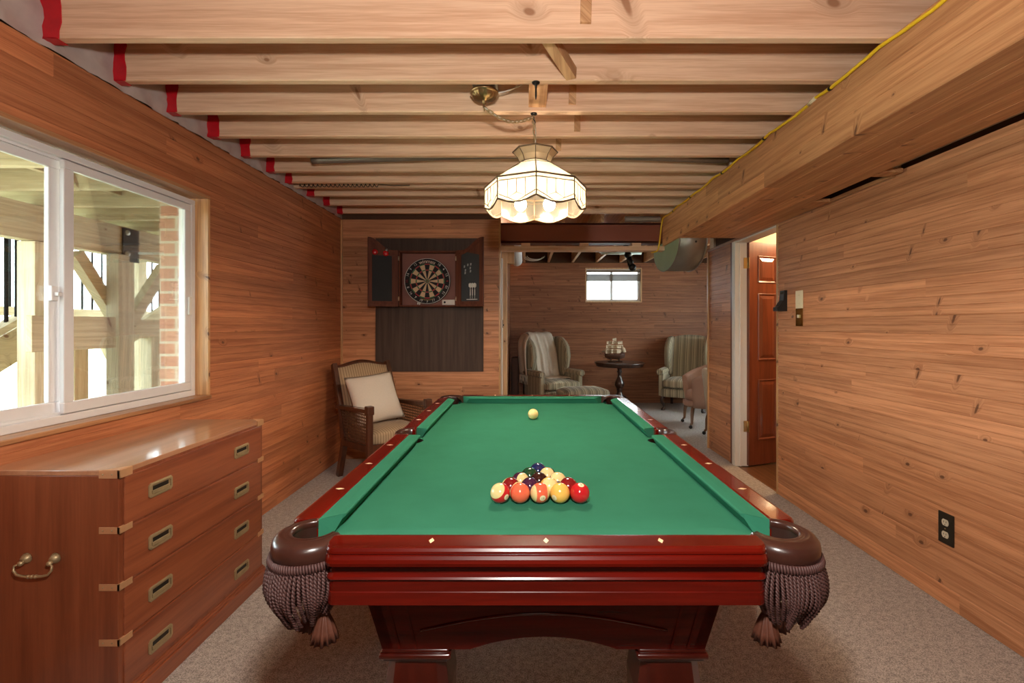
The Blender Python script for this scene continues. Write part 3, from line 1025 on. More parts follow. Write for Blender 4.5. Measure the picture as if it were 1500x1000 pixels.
M['pocketdark'] = plain('dark pocket lining', (.030, .010, .006), .45, var=.3, scale=40)
M['cord'] = plain('brown twisted cord', (.075, .030, .026), .6, var=.3, scale=150)
M['pearl'] = plain('pearl inlay', (.80, .62, .36), .3, var=.05)

ZB = .792
HW, HL = .4943, .993
TX, TY = .044, 2.095
T = thing('pool_table', 'dark red mahogany pool table with green cloth and fringed pockets', 'pool table', (TX, TY, 0))
ST = .047          # seam offset from the nose line
CP = .033          # corner pocket centre offset
RP = .058          # pocket hole radius
SP = .052          # side pocket centre offset
RS = .050

# playing bed: outline with notches for the pockets
cx, cy = HW + CP, HL + CP
def notch(c, base, half, r, n=14):
    return [(c[0] + r * math.cos(base + half * (1 - 2 * k / n)), c[1] + r * math.sin(base + half * (1 - 2 * k / n))) for k in range(n + 1)]
pts = (notch((cx, -cy), R(135), R(100), RP) + notch((HW + SP, 0), PI, R(80), RS) + notch((cx, cy), R(225), R(100), RP) +
       notch((-cx, cy), R(315), R(100), RP) + notch((-HW - SP, 0), 0, R(80), RS) + notch((-cx, -cy), R(45), R(100), RP))
m = MB(); m.prism(pts, lambda a, b, d: (a, b, d), ZB - .028, ZB)
bmesh.ops.triangulate(m.b, faces=[f for f in m.b.faces if len(f.verts) > 4])
m.obj('playing_cloth', M['felt'], T)

# cushions: profile swept, mitred towards the pockets
def cushion(fn, n0, n1, s0, s1):
    """fn(u, t, z): u along, t outward from the nose. n: nose ends, s: seam ends"""
    prof = [(0, ZB + .0375), (.004, ZB + .0405), (.020, ZB + .0425), (ST, ZB + .0435), (ST, ZB + .001), (.020, ZB + .001), (.006, ZB + .028), (.0, ZB + .033)]
    def row(f):
        r = []
        for t_, z in prof:
            k = t_ / ST
            a = n0 + (s0 - n0) * k ** .75
            b = n1 + (s1 - n1) * k ** .75
            r.append(fn(a + (b - a) * f, t_, z))
        return r
    m = MB(); m.grid([row(f) for f in (0, .02, .5, .98, 1)], False, close_u=True, cap=True)
    return m.obj('cushion', M['felt'], T)
NC, SCC, NS, SS = .088, .036, .064, .072
cushion(lambda u, t, z: (u, -HL - t, z), -HW + NC, HW - NC, -HW + SCC, HW - SCC)
cushion(lambda u, t, z: (u, HL + t, z), -HW + NC, HW - NC, -HW + SCC, HW - SCC)
for sx in (-1, 1):
    for sy in (-1, 1):
        cushion(lambda u, t, z: (sx * (HW + t), sy * u, z), NS, HL - NC, SS, HL - SCC)

# wood rails
RAILP = [(0, ZB + .0435), (.006, ZB + .0445), (.054, ZB + .0445), (.0615, ZB + .042), (.0655, ZB + .037), (.0665, ZB + .033), (.0645, ZB + .030), (.0675, ZB + .0285), (.0725, ZB + .023), (.0745, ZB + .016),
         (.0725, ZB + .009), (.067, ZB + .006), (.0585, ZB + .0045), (.0545, ZB - .003), (.0555, ZB - .013), (.0625, ZB - .018), (.0655, ZB - .0215), (.0625, ZB - .025), (.0590, ZB - .027), (.0585, ZB - .050),
         (.0600, ZB - .0515), (.0600, ZB - .078), (.054, ZB - .081), (.02, ZB - .081), (.02, ZB - .002), (.0, ZB - .002)]
def rail(fn, u0, u1, mat, r0=.022, r1=.022):
    rows = []
    us = []
    n = 7
    for k in range(n + 1):
        us.append((u0 + r0 * (1 - math.cos(PI / 2 * k / n)), 1 - math.sin(PI / 2 * k / n) if r0 else 0))
    for k in range(n + 1):
        us.append((u1 - r1 * (1 - math.cos(PI / 2 * (1 - k / n))), 1 - math.sin(PI / 2 * (1 - k / n)) if r1 else 0))
    for i, (u, s) in enumerate(us):
        rr = r0 if i <= n else r1
        row = []
        for t_, z in RAILP:
            row.append(fn(u, max(0.0, t_ - rr * s * min(1, t_ / .05)), z))
        rows.append(row)
    m = MB(); m.grid(rows, False, close_u=True, cap=True)
    o = m.obj('wood_rail', mat, T)
    return o
EX, EY = HW + ST, HL + ST
RXE = HW - .028
rail(lambda u, t, z: (u, -EY - t, z), -RXE, RXE, M['mahog'])
rail(lambda u, t, z: (u, EY + t, z), -RXE, RXE, M['mahog'])
side_rails = {}
for sx in (-1, 1):
    for sy in (-1, 1):
        side_rails[sx, sy] = rail(lambda u, t, z: (sx * (EX + t), sy * u, z), .07, HL - .035, M['mahog_y'], r0=.0, r1=.022)

# inlaid sights
def sight(x, y, lx, ly):
    m = MB()
    z = ZB + .0448
    m.prism([(x + lx, y), (x, y + ly), (x - lx, y), (x, y - ly)], lambda a, b, d: (a, b, d), z - .001, z + .0003)
    m.obj('sight', M['pearl'], T)
for k in (-1, 0, 1):
    for sy in (-1, 1):
        sight(k * HW / 2, sy * (EY + .031), .006, .0125)
for k in (1, 2, 3, 5, 6, 7):
    for sx in (-1, 1):
        sight(sx * (EX + .031), -HL + k * HL / 4, .0125, .006)

# pockets
def rim(c, base, r_in, half, prof, name, mat, flare=None, n=36):
    rows = []
    for k in range(n + 1):
        f = 2 * k / n - 1
        a = base + half * f
        row = []
        for dr, z in prof:
            if flare:
                k_ = min(1, dr / .031)
                ia = (c[0] + flare[0] + flare[2] * math.cos(a), c[1] + flare[1] + flare[2] * math.sin(a))
                oa = (c[0] + .081 * math.cos(a), c[1] + .081 * math.sin(a))
                row.append((ia[0] + (oa[0] - ia[0]) * k_, ia[1] + (oa[1] - ia[1]) * k_, z))
            else:
                row.append((c[0] + (r_in + dr) * math.cos(a), c[1] + (r_in + dr) * math.sin(a), z))
        rows.append(row)
    m = MB(); m.grid(rows, True, close_u=True, cap=True)
    return m.obj(name, mat, T)
RIMP = [(0, ZB + .030), (.0, ZB + .0385), (.003, ZB + .0425), (.007, ZB + .0435), (.010, ZB + .0425), (.012, ZB + .0445), (.018, ZB + .0455), (.025, ZB + .0425), (.0295, ZB + .035), (.031, ZB + .025), (.031, ZB + .004), (.028, ZB + .0), (.022, ZB - .006), (.012, ZB + .02)]
pocket_parts = []
for sx in (-1, 1):
    for sy in (-1, 1):
        c = (sx * cx, sy * cy)
        base = math.atan2(sy, sx)
        hc = (c[0] + sx * .002, c[1] - sy * .020)
        rim(c, base, .050, R(123), RIMP, 'pocket_leather', M['leather'], flare=(sx * .002, -sy * .020, .045))
        # pocket cup
        m = MB(); m.lathe([(.047, ZB - .001), (.0475, ZB - .02), (.046, ZB - .09), (.03, ZB - .105), (0, ZB - .106)], c=(hc[0], hc[1], 0), seg=28)
        bmesh.ops.delete(m.b, geom=[f for f in m.b.faces if len(f.verts) > 4 and f.calc_center_median().z > ZB - .01], context='FACES')
        m.grid([[(hc[0] + .047 * math.cos(base + R(118) * (k / 12 - 1)), hc[1] + .047 * math.sin(base + R(118) * (k / 12 - 1)), z) for k in range(25)] for z in (ZB - .002, ZB + .034)], True)
        for dz in (-.004, -.014, -.026):
            m.tube([(hc[0] + .0465 * math.cos(2 * PI * k / 28), hc[1] + .0465 * math.sin(2 * PI * k / 28), ZB + dz) for k in range(28)], .0025, 6, closed=True)
        m.obj('pocket_cup', M['pocketdark'], T, normals=False)
        # leather skirt edge: braided band + cords
        m = MB()
        n = 60
        half = R(118)
        for k in range(n + 1):
            a = base + half * (2 * k / n - 1)
            p0 = Vector((c[0] + .083 * math.cos(a), c[1] + .083 * math.sin(a), ZB + .008))
            p1 = Vector((c[0] + .084 * math.cos(a + .03), c[1] + .084 * math.sin(a + .03), ZB - .012))
            m.tube([p0, (p0 + p1) / 2 + Vector((math.cos(a), math.sin(a), 0)) * .003, p1], .0028, 6)
        m.obj('braid_band', M['cord'], T)
        m = MB()
        n = 44
        rr = random.Random(int(sx * 2 + sy))
        for k in range(n + 1):
            f = 2 * k / n - 1
            a = base + half * f
            top = Vector((c[0] + .083 * math.cos(a), c[1] + .083 * math.sin(a), ZB - .010))
            L = .128 + .01 * math.sin(k * 1.1) - .03 * abs(f) ** 3
            paths = [[], []]
            ns = 34
            for i in range(ns + 1):
                s = i / ns
                bulge = .010 * math.sin(PI * min(1, s * 1.3))
                inn = -.034 * s ** 3.2
                rad = .083 + bulge + inn
                aa = a + R(6) * s * math.sin(k * .8)
                ctr = Vector((c[0] + rad * math.cos(aa), c[1] + rad * math.sin(aa), top.z - L * s))
                ph = s * 2 * PI * 8.5 + k
                er = Vector((math.cos(aa), math.sin(aa), 0)); et = Vector((-math.sin(aa), math.cos(aa), 0))
                for q in (0, 1):
                    an = ph + q * PI
                    paths[q].append(ctr + er * (.0025 * math.cos(an)) + et * (.0025 * math.sin(an)))
            for q in (0, 1):
                m.tube(paths[q], .0026, 5)
        m.obj('pocket_fringe', M['cord'], T)
        # tassels gathered on the inner side
        m = MB()
        for (off, tilt) in (((-.035 * sx, .012 * sy), .02), ((.012 * sx, -.035 * sy), .012)):
            bx, by = c[0] + off[0], c[1] + off[1]
            zt = ZB - .125
            m.lathe([(0, zt + .012), (.009, zt + .008), (.012, zt), (.008, zt - .006), (.011, zt - .012), (.017, zt - .028), (.022, zt - .045), (.027, zt - .066), (.0, zt - .060)], c=(bx, by, 0), seg=48,
                    rmod=lambda a, z: 1 + (.16 if math.sin(a * 12) > 0 else -.10) * (z < zt - .01))
            m.tube([(bx, by, zt + .01), ((bx + c[0]) / 2, (by + c[1]) / 2, zt + .045), (c[0] + .05 * sx * .7, c[1] + .05 * sy * .7, zt + .02)], .006, 8)
            m.tube([(bx, by, zt + .005), (c[0] - .03 * sx, c[1] - .03 * sy, zt + .03), (c[0] - .04 * sx, c[1] - .03 * sy, ZB - .085)], .006, 8)
        m.obj('tassel', plain('brown leather tassel', (.10, .032, .018), .45, var=.3, scale=120), T)
for sx in (-1, 1):
    c = (sx * (HW + SP), 0)
    base = 0 if sx > 0 else PI
    prof = [(0, ZB - .012), (0, ZB + .038), (.003, ZB + .042), (.007, ZB + .043), (.010, ZB + .0425), (.013, ZB + .0445), (.021, ZB + .0445), (.026, ZB + .040), (.029, ZB + .03), (.029, ZB - .02), (.012, ZB - .02)]
    rim(c, base, .046, R(86), prof, 'pocket_leather', M['leather'])
    m = MB()
    for sy in (-1, 1):   # wooden filler beside the side pocket
        m.box(sx * EX, sx * (EX + .058), sy * .0705, sy * .045, ZB - .05, ZB + .040, .002)
    m.obj('pocket_shoulder', M['mahog_y'], T)
    m = MB(); m.lathe([(.047, ZB - .001), (.048, ZB - .02), (.042, ZB - .09), (.0, ZB - .1)], c=(c[0], c[1], 0), seg=24)
    bmesh.ops.delete(m.b, geom=[f for f in m.b.faces if len(f.verts) > 4 and f.calc_center_median().z > ZB - .01], context='FACES')
    m.obj('pocket_cup', M['pocketdark'], T, normals=False)

# base frame: tapered box with panels and an arched lower edge
zb0, zb1 = .508, .745
yb = HL - .025
def wtop(z): return .395 + (.452 - .395) * (z - zb0) / (zb1 - zb0)
def ytop(z): return (yb - .035) + .035 * (z - zb0) / (zb1 - zb0)
# end panels
for sy in (-1, 1):
    n = 24
    top = [(wtop(zb1), zb1), (-wtop(zb1), zb1)]
    low = [(-wtop(zb0), zb0), (-.25, zb0)]
    for k in range(n + 1):
        x = -.18 + .36 * k / n
        low.append((x, zb0 + .034 * (1 - (x / .18) ** 2)))
    low += [(.25, zb0), (wtop(zb0), zb0)]
    m = MB(); m.prism(top + low, lambda a, b, d: (a, sy * (ytop(b) - d), b), 0, .03)
    m.obj('end_panel', M['mahog'], T)
    m = MB()
    for q in (-1, 1):
        for (xt, xb_) in ((.40, .352), (.355, .312)):
            m.bar((q * xt, sy * (ytop(.70) + .001), .735), (q * xb_, sy * (ytop(zb0) + .001), zb0 + .004), .006, .006, up=(0, 1, 0))
    pa = [(-.30 + .60 * k / 20, sy * (ytop(.56 + .045 * math.sin(PI * k / 20)) + .001), .56 + .045 * math.sin(PI * k / 20)) for k in range(21)]
    m.tube(pa, .003, 6)
    m.obj('panel_moulding', M['mahog'], T)
for sx in (-1, 1):
    poly = [(yb, zb1), (-yb, zb1), (-(yb - .035), zb0), (-.55, zb0)] + [(-.5 + k / 20, zb0 + .05 * (1 - ((-.5 + k / 20) / .5) ** 2)) for k in range(21)] + [(.55, zb0), (yb - .035, zb0)]
    m = MB(); m.prism(poly, lambda a, b, d: (sx * (wtop(b) - d), a, b), .0, .028)
    m.obj('side_panel', M['mahog_y'], T)
m = MB(); m.box(-.50, .50, -HL + .03, HL - .03, .745, .763, .003); m.box(-.44, .44, -HL + .03, HL - .03, .72, .746)
m.obj('frame_top', M['mahog_y'], T)
# legs
for sx in (-1, 1):
    for sy in (-1, 1):
        lx, ly = sx * .315, sy * (yb - .115)
        m = MB()
        prof = [(.072, .49), (.070, .47), (.074, .44), (.082, .38), (.080, .30), (.062, .20), (.046, .12), (.044, .085), (.056, .07), (.062, .045), (.058, .012), (.05, 0)]
        rows = []
        for r_, z in prof:
            k = .72
            rows.append([(lx + sgx * r_ * fx, ly + sgy * r_ * fy, z) for (sgx, sgy, fx, fy) in
                         [(1, 1, 1, k), (1, 1, k, 1), (-1, 1, k, 1), (-1, 1, 1, k), (-1, -1, 1, k), (-1, -1, k, 1), (1, -1, k, 1), (1, -1, 1, k)]])
        m.grid(rows, False, close_u=True, cap=True)
        lo = m.obj('leg', M['mahog_z'], T)
        m = MB()
        for a_, z0_, z1_ in ((.083, .498, .510), (.088, .486, .500), (.080, .476, .488)):
            m.box(lx - a_, lx + a_, ly - a_, ly + a_, z0_, z1_, .005, 3)
        m.obj('leg_cap', M['mahog_z'], lo)

# ------------------------------------------------------------------ balls
RB = .0283
CREAM = (.80, .62, .28)
def ballmat(name, col, striped):
    t = NT(name)
    s = t.sep(t.obj())
    if striped:
        f = t.math('GREATER_THAN', t.math('ABSOLUTE', s[2]), RB * .56)
        c = t.mix(f, col, CREAM)
    else:
        nz = t.noise(t.obj(), 20, 2)
        c = t.mix(nz, sc3(col, .95), sc3(col, 1.05))
    t.bsdf(col=c, rough=.08, coat=.6, coatr=.03)
    return t.m
BC = {1: (.86, .48, .10), 2: (.012, .02, .085), 3: (.55, .016, .02), 4: (.05, .012, .04), 5: (.80, .135, .065), 6: (.008, .05, .02), 7: (.20, .008, .010), 8: (.03, .008, .007)}
M['spot'] = plain('cream number spot', (.82, .70, .42), .12, var=.01)
M['ink'] = plain('black number ink', (.01, .01, .01), .2)
SP_ = .0583
CXB = (791.0 - CX) / 510.0
Y1 = 1.3626
def bpos(row, k):   # row 0 nearest
    n = 5 - row
    return Vector((CXB + (k - (n - 1) / 2) * SP_ * .982, Y1 + row * SP_ * .866 * .985, ZB + RB))
# number, row, index, axis (stripe pole), number direction, label
BALLS = [
    (11, 0, 0, (-.45, -.62, .62), (.62, -.66, -.12), 'red striped billiard ball eleven, leftmost in the nearest row of the rack'),
    (5, 0, 1, (1, 0, 0), (0, 1, -.3), 'plain coral orange billiard ball, second from left in the nearest row'),
    (13, 0, 2, (-.80, -.22, .02), (.1, 1, .2), 'orange striped billiard ball in the middle of the nearest row'),
    (1, 0, 3, (0, 0, 1), (-.62, -.72, -.24), 'plain yellow billiard ball in the nearest row with its number showing'),
    (3, 0, 4, (1, 0, 0), (.1, -.35, .95), 'plain red billiard ball, rightmost in the nearest row'),
    (15, 1, 0, (-.75, .55, .25), (.25, -.75, -.25), 'maroon striped billiard ball, leftmost in the second row behind ball eleven'),
    (4, 1, 1, (1, 0, 0), (0, 1, 0), 'plain purple billiard ball in the second row of the rack'),
    (9, 1, 2, (.1, -.85, .5), (.2, .8, .6), 'yellow striped billiard ball in the second row behind the plain yellow ball'),
    (7, 1, 3, (1, 0, 0), (0, 1, 0), 'plain maroon billiard ball, rightmost in the second row'),
    (12, 2, 0, (.55, -.75, .40), (-.3, .6, .7), 'purple striped billiard ball, leftmost in the third row'),
    (8, 2, 1, (1, 0, 0), (0, 1, 0), 'black billiard ball at the centre of the rack'),
    (10, 2, 2, (.1, -.25, .95), (.4, 1, 0), 'blue striped billiard ball with cream top, rightmost in the third row'),
    (6, 3, 0, (1, 0, 0), (0, 1, 0), 'plain dark green billiard ball, left of the two in the fourth row'),
    (14, 3, 1, (-.2, -.75, .62), (.5, .8, 0), 'green striped billiard ball with cream facing, right of the two in the fourth row'),
    (2, 4, 0, (1, 0, 0), (0, 1, 0), 'plain dark blue billiard ball at the far tip of the rack'),
]
for num, row, k, ax, nd, lab in BALLS:
    p = bpos(row, k)
    t = thing('billiard_ball', lab, 'billiard ball', p, group='racked billiard balls')
    m = MB(); m.ball((0, 0, 0), RB, 40, 24)
    zax = Vector(ax).normalized()
    nv = Vector(nd)
    xax = (nv - zax * nv.dot(zax)).normalized()
    if num < 9:
        xax = nv.normalized(); zax = xax.orthogonal().normalized()
    yax = zax.cross(xax)
    rot = Matrix((xax, yax, zax)).transposed().to_4x4()
    col = BC[num if num < 9 else num - 8]
    sh = m.obj('shell', ballmat('billiard ball ' + str(num), col, num > 8), t)
    sh.rotation_euler = rot.to_euler()
    # number spots on both faces
    for sgn in ((1, -1) if num > 8 else (1,)):
        n_ = xax * sgn
        up = Vector((0, 0, 1)) - n_ * n_.z
        up = up.normalized() if up.length > .1 else yax
        if num == 11: up = (up + Vector((.35, 0, 0))).normalized()
        ri = up.cross(n_).normalized()
        def onb(x, y, h=.0002):
            v = n_ * RB + ri * x + up * y
            return v.normalized() * (RB + h)
        m = MB()
        rows = [[onb(r_ * math.cos(2 * PI * j / 24), r_ * math.sin(2 * PI * j / 24)) for j in range(24)] for r_ in (.0001, .003, .006, .0088)]
        m.grid(rows, True, close_u=True)
        sp = m.obj('number_spot', M['spot'], t)
        m = MB(); m.text(str(num), .0095, lambda x, y: onb(x, y, .0004)); m.obj('number', M['ink'], sp)
t = tag(MB().ball((0, 0, 0), RB, 40, 24).obj('cue_ball', plain('cream cue ball', (.86, .66, .26), .1, var=.03, coat=.5)), 'cream cue ball alone at the far end of the green cloth', 'billiard ball')
t.location = (11 * 2.58 / F_PX, 2.58, ZB + RB)
# ------------------------------------------------------------------ campaign chest under the window
M['chest'] = wood('red brown chest wood', (.17, .040, .016), (.31, .088, .036), axis=1, freq=24, along=1.2, rough=.3, coat=.5, coatr=.12)
M['chest_z'] = wood('red brown chest side wood', (.15, .036, .014), (.27, .075, .030), axis=2, freq=18, along=1.0, rough=.32, coat=.4, coatr=.15)
M['chest_top_sheen'] = wood('chest top wood with painted sheen', (.33, .145, .07), (.48, .235, .125), axis=1, freq=24, along=1.2, rough=.3, coat=1, coatr=.09, spec=.8)  # base paled so the window's sheen is painted into the wood
cx0, cx1, cyn, cyf, ch = -1.785, -1.340, 1.56, 2.413, .825
t = thing('dresser', 'red brown campaign chest of four drawers with brass fittings under the window', 'chest of drawers', ((cx0 + cx1) / 2, (cyn + cyf) / 2, 0))
m = MB(); m.box(cx0, cx1, cyn, cyf, .06, ch - .018, .002)
m.obj('body', M['chest_z'], t, world=True)
m = MB(); m.box(cx0, cx1 + .001, cyn - .001, cyf + .001, ch - .018, ch, .0025)
m.obj('top_board', M['chest_top_sheen'], t, world=True)
m = MB(); m.box(cx0 - .0, cx1 + .016, cyn - .016, cyf + .016, 0, .066, .003); m.box(cx0, cx1 + .010, cyn - .010, cyf + .010, .064, .078, .004); m.box(cx0, cx1 + .005, cyn - .005, cyf + .005, .076, .086, .003)
m.obj('plinth', M['chest'], t, world=True)
zs = [.098, .258, .440, .628, .800]
M['recess'] = plain('dark handle recess', (.012, .008, .005), .5)
for k in range(4):
    za_, zb_ = zs[k] + .004, zs[k + 1] - .003
    m = MB(); m.box(cx1 - .010, cx1 + .005, cyn + .020, cyf - .020, za_, zb_, .0025)
    m.box(cx1 - .003, cx1 + .0065, cyn + .020, cyf - .020, zb_ - .006, zb_ - .001, .002)
    dr = m.obj('drawer', M['chest'], t, world=True)
    zc = [.157, .344, .529, .714][k]
    for yc in (1.734, 2.228):
        m = MB()
        hw, hh = .056, .026
        oc = [(-hw, -hh + .008), (-hw + .008, -hh), (hw - .008, -hh), (hw, -hh + .008), (hw, hh - .008), (hw - .008, hh), (-hw + .008, hh), (-hw, hh - .008)]
        ic = [(a * .82, b * .62) for a, b in oc]
        f3 = lambda p, d: (cx1 + d, yc + p[0], zc + p[1])
        m.grid([[f3(p, .004) for p in oc], [f3(p, .009) for p in oc], [f3((p[0] * .9, p[1] * .8), .0105) for p in oc], [f3(p, .010) for p in ic], [f3(p, .0062) for p in ic]], False, close_u=True)
        h = m.obj('flush_handle', M['oldbrass'], dr, world=True, normals=False)
        m = MB(); m.box(cx1 + .003, cx1 + .0066, yc - hw * .8, yc + hw * .8, zc - hh * .6, zc + hh * .6)
        m.obj('recess', M['oldbrass'], h, world=True)
        m = MB(); m.box(cx1 + .0055, cx1 + .0072, yc - hw * .66, yc + hw * .66, zc - .002, zc + hh * .48)
        m.obj('finger_slot', M['recess'], h, world=True)
        m = MB(); m.box(cx1 + .006, cx1 + .0105, yc - hw * .74, yc + hw * .74, zc - hh * .58, zc - .002, .0012)
        m.obj('pull', M['oldbrass'], h, world=True)
M['strap'] = plain('coppery brass strap', (.62, .34, .17), .42, metal=.45, var=.12)
for z, hh in ((ch - .0135, .0135), (.627, .011), (.440, .011), (.258, .011)):
    for yy, sg in ((cyn, -1), (cyf, 1)):
        m = MB()
        ya_, yb_ = (yy - .0022, yy + .05) if sg < 0 else (yy - .05, yy + .0022)
        m.box(cx1 - .002, cx1 + .0070, ya_, yb_, z - hh, z + hh, .0008)
        m.box(cx1 - .062, cx1 + .0070, yy + sg * .0022, yy - sg * .001, z - hh, z + hh, .0008)
        if z > .8:
            m.prism([(cx1 + .003, yy + sg * .002), (cx1 - .05, yy + sg * .002), (cx1 + .003, yy - sg * .05)], lambda a, b, d: (a, b, d), ch - .001, ch + .0012)
        m.obj('brass_strap', M['strap'], t, world=True)
        m = MB()
        for q in (-.048, -.018):
            m.ball((cx1 + q, yy + sg * .0024, z), .0028, 8, 6)
        m.obj('strap_screw', M['oldbrass'], t, world=True)
# bail handle on the near side
hx, hz = -1.592, .523
m = MB()
for s in (-1, 1):
    m.lathe([(0, .018), (.009, .016), (.014, .009), (.017, .003), (.017, 0), (0, 0)], M=Matrix.Rotation(PI / 2, 4, 'X'), c=(hx + s * .047, cyn, hz + .014), seg=18)
    m.ball((hx + s * .047, cyn - .020, hz + .006), .009, 12, 8)
m.tube([(hx - .048, cyn - .022, hz + .006), (hx - .062, cyn - .026, hz + .0), (hx - .062, cyn - .028, hz - .014), (hx - .05, cyn - .03, hz - .026), (hx - .03, cyn - .03, hz - .031), (hx, cyn - .03, hz - .032),
        (hx + .03, cyn - .03, hz - .031), (hx + .05, cyn - .03, hz - .026), (hx + .060, cyn - .028, hz - .014), (hx + .060, cyn - .026, hz), (hx + .048, cyn - .022, hz + .006)], [.003, .0035, .004, .004, .004, .005, .004, .004, .004, .0035, .003], 10)
for q in (-.012, 0, .012):
    m.ball((hx + q, cyn - .03, hz - .0315), .0062, 12, 8)
m.obj('side_handle', M['oldbrass'], t, world=True)

# ------------------------------------------------------------------ pendant lamp
M['cream_glass'] = lampglass('cream slag glass', (.125, .108, .080), .01, .80)
M['amber_glass'] = lampglass('amber crown glass', (.62, .50, .33), .08, .55)
M['clear_bevel'] = glass_thin('clear bevelled glass', (1, .96, .88), .1)
M['came'] = plain('dark brass lead came', (.10, .06, .03), .5, metal=.3)
LX, LY = .048, 2.39
t = thing('pendant_lamp', 'octagonal cream stained glass lamp hanging on a chain over the pool table', 'lamp', (LX, LY, 2.37))
Z_ = lambda h: h - 1.07      # height above the camera -> local z
ROT = -PI / 2
def oct_(r, z, k): return Vector((r * math.cos(ROT + k * PI / 4), r * math.sin(ROT + k * PI / 4), z))
RW, RC, RK = .075, .113, .254
zc_t, zw, zn, zs_, zv, zd = Z_(.873), Z_(.816), Z_(.800), Z_(.695), Z_(.592), Z_(.568)
def came(pts, r=.0022): 
    cm.tube(pts, r * 1.35, 6)
cm = MB()
for k in range(8):
    m = MB(); m.grid([[oct_(RW, zw, k), oct_(RW, zw, k + 1)], [oct_(.088, zw + .03, k), oct_(.088, zw + .03, k + 1)], [oct_(RC, zc_t, k), oct_(RC, zc_t, k + 1)]], False)
    m.obj('crown_panel', M['amber_glass'], t, normals=False)
    came([oct_(RW, zw, k), oct_(.088, zw + .03, k), oct_(RC, zc_t, k)], .0016)
    came([oct_(RC, zc_t, k), oct_(RC, zc_t, k + 1)], .0028)
    came([oct_(RW, zw, k), oct_(RW, zw, k + 1)], .002)
    # neck + shoulder
    m = MB(); m.grid([[oct_(RW, zw, k), oct_(RW, zw, k + 1)], [oct_(.10, zn, k), oct_(.10, zn, k + 1)], [oct_(RK, zs_, k), oct_(RK, zs_, k + 1)]], False)
    m.obj('shoulder_panel', M['cream_glass'], t, normals=False)
    came([oct_(RW, zw, k), oct_(.10, zn, k), oct_(RK, zs_, k)], .0022)
    came([oct_(.10, zn, k), oct_(.10, zn, k + 1)], .0016)
    came([oct_(RK, zs_, k), oct_(RK, zs_, k + 1)], .0034)
    # vertical band with scalloped lower edge
    A, B = oct_(RK, 0, k), oct_(RK, 0, k + 1)
    nrm = ((A + B) / 2).normalized()
    def pt(f, z, o=.0): 
        p = A + (B - A) * f + nrm * o
        p.z = z
        return p
    def low(f): return zv + (zd - zv) * math.sin(PI * f) ** 1.2
    n = 14
    m = MB(); m.grid([[pt(i / n, zs_) for i in range(n + 1)], [pt(i / n, (zs_ + low(i / n)) / 2) for i in range(n + 1)], [pt(i / n, low(i / n)) for i in range(n + 1)]], False)
    m.obj('band_panel', M['cream_glass'], t, normals=False)
    came([pt(i / n, low(i / n)) for i in range(n + 1)], .0034)
    came([pt(0, zs_), pt(0, zv)], .0024)
    o = .001
    zl = zs_ - .019
    came([pt(0, zl, o), pt(1, zl, o)], .0016)
    zmid = zv + .024
    came([pt(0, zmid, o), pt(.5, zd + .003, o), pt(1, zmid, o)], .0015)
    zdm = zd + .045
    came([pt(.5, zd + .003, o), pt(.27, zd + .024, o), pt(.5, zdm, o), pt(.73, zd + .024, o), pt(.5, zd + .003, o)], .0014)
    for f, zz in ((.27, zd + .024), (.5, zdm), (.73, zd + .024)):
        came([pt(f, zz, o), pt(f, zl, o)], .0011)
cm.obj('came', M['came'], t)
# fitting, arms and globe bulbs
m = MB()
m.lathe([(.0, zc_t + .01), (.012, zc_t + .008), (.014, zc_t - .01), (.05, zw + .002), (.06, zw - .004), (.0, zw - .006)], seg=20)
m.lathe([(.006, zw), (.006, zs_ + .01), (.022, zs_ + .004), (.026, zs_ - .012), (.012, zs_ - .03), (.0, zs_ - .034)], seg=16)
m.obj('fitting', M['oldbrass'], t)
M['bulb'] = emis('lit globe bulb', (1.0, .84, .62), 280)
bulbs = []
for k in range(4):
    a = PI / 4 + k * PI / 2
    d = Vector((math.cos(a), math.sin(a), 0))
    m = MB(); m.tube([d * .02 + Vector((0, 0, zs_ - .005)), d * .07 + Vector((0, 0, zs_ + .012)), d * .105 + Vector((0, 0, zs_ - .008))], .006, 8)
    m.lathe([(.0, 0), (.019, 0), (.019, -.03), (.014, -.034), (0, -.034)], c=d * .105 + Vector((0, 0, zs_ - .004)), seg=14)
    m.obj('bulb_arm', M['oldbrass'], t)
    c = d * .105 + Vector((0, 0, zs_ - .066))
    m = MB(); m.ball(c, .030, 20, 12, (1, 1, 1.1)); m.obj('bulb', M['bulb'], t, label='glowing globe bulb')
    bulbs.append(Vector((LX, LY, 2.37)) + c)
# hook, chain links
def chain(pts_, link=.024, r=.0022, w=.007):
    mm = MB()
    P = [Vector(p) for p in pts_]
    # resample
    L = [0]
    for a, b in zip(P, P[1:]): L.append(L[-1] + (b - a).length)
    n = max(2, int(L[-1] / (link * .78)))
    for i in range(n):
        s = L[-1] * (i + .5) / n
        j = max(q for q in range(len(L)) if L[q] <= s)
        j = min(j, len(P) - 2)
        f = (s - L[j]) / (L[j + 1] - L[j])
        c = P[j].lerp(P[j + 1], f)
        tt = (P[j + 1] - P[j]).normalized()
        sd = tt.orthogonal().normalized()
        sd = Matrix.Rotation(PI / 2 * (i % 2) + .3, 3, tt) @ sd
        loop = []
        for q in range(16):
            a = 2 * PI * q / 16
            loop.append(c + tt * (math.cos(a) * link * .5) + sd * (math.sin(a) * w * .72))
        mm.tube(loop, r, 6, closed=True)
    return mm
CANX, CANY = -.195, 2.235
hk = Vector((782 - CX, 0, 0)); HKX = 12 * 2.395 / F_PX
top = Vector((LX, LY, Z_(.873) + 2.37))
m = chain([(HKX, 2.393, 2.345), (LX, LY, top.z + .005)], .032, .0026, .011); m.obj('lamp_chain', M['oldbrass'], t, world=True)
a = Vector((CANX, CANY, 2.328)); b = Vector((HKX, 2.39, 2.352))
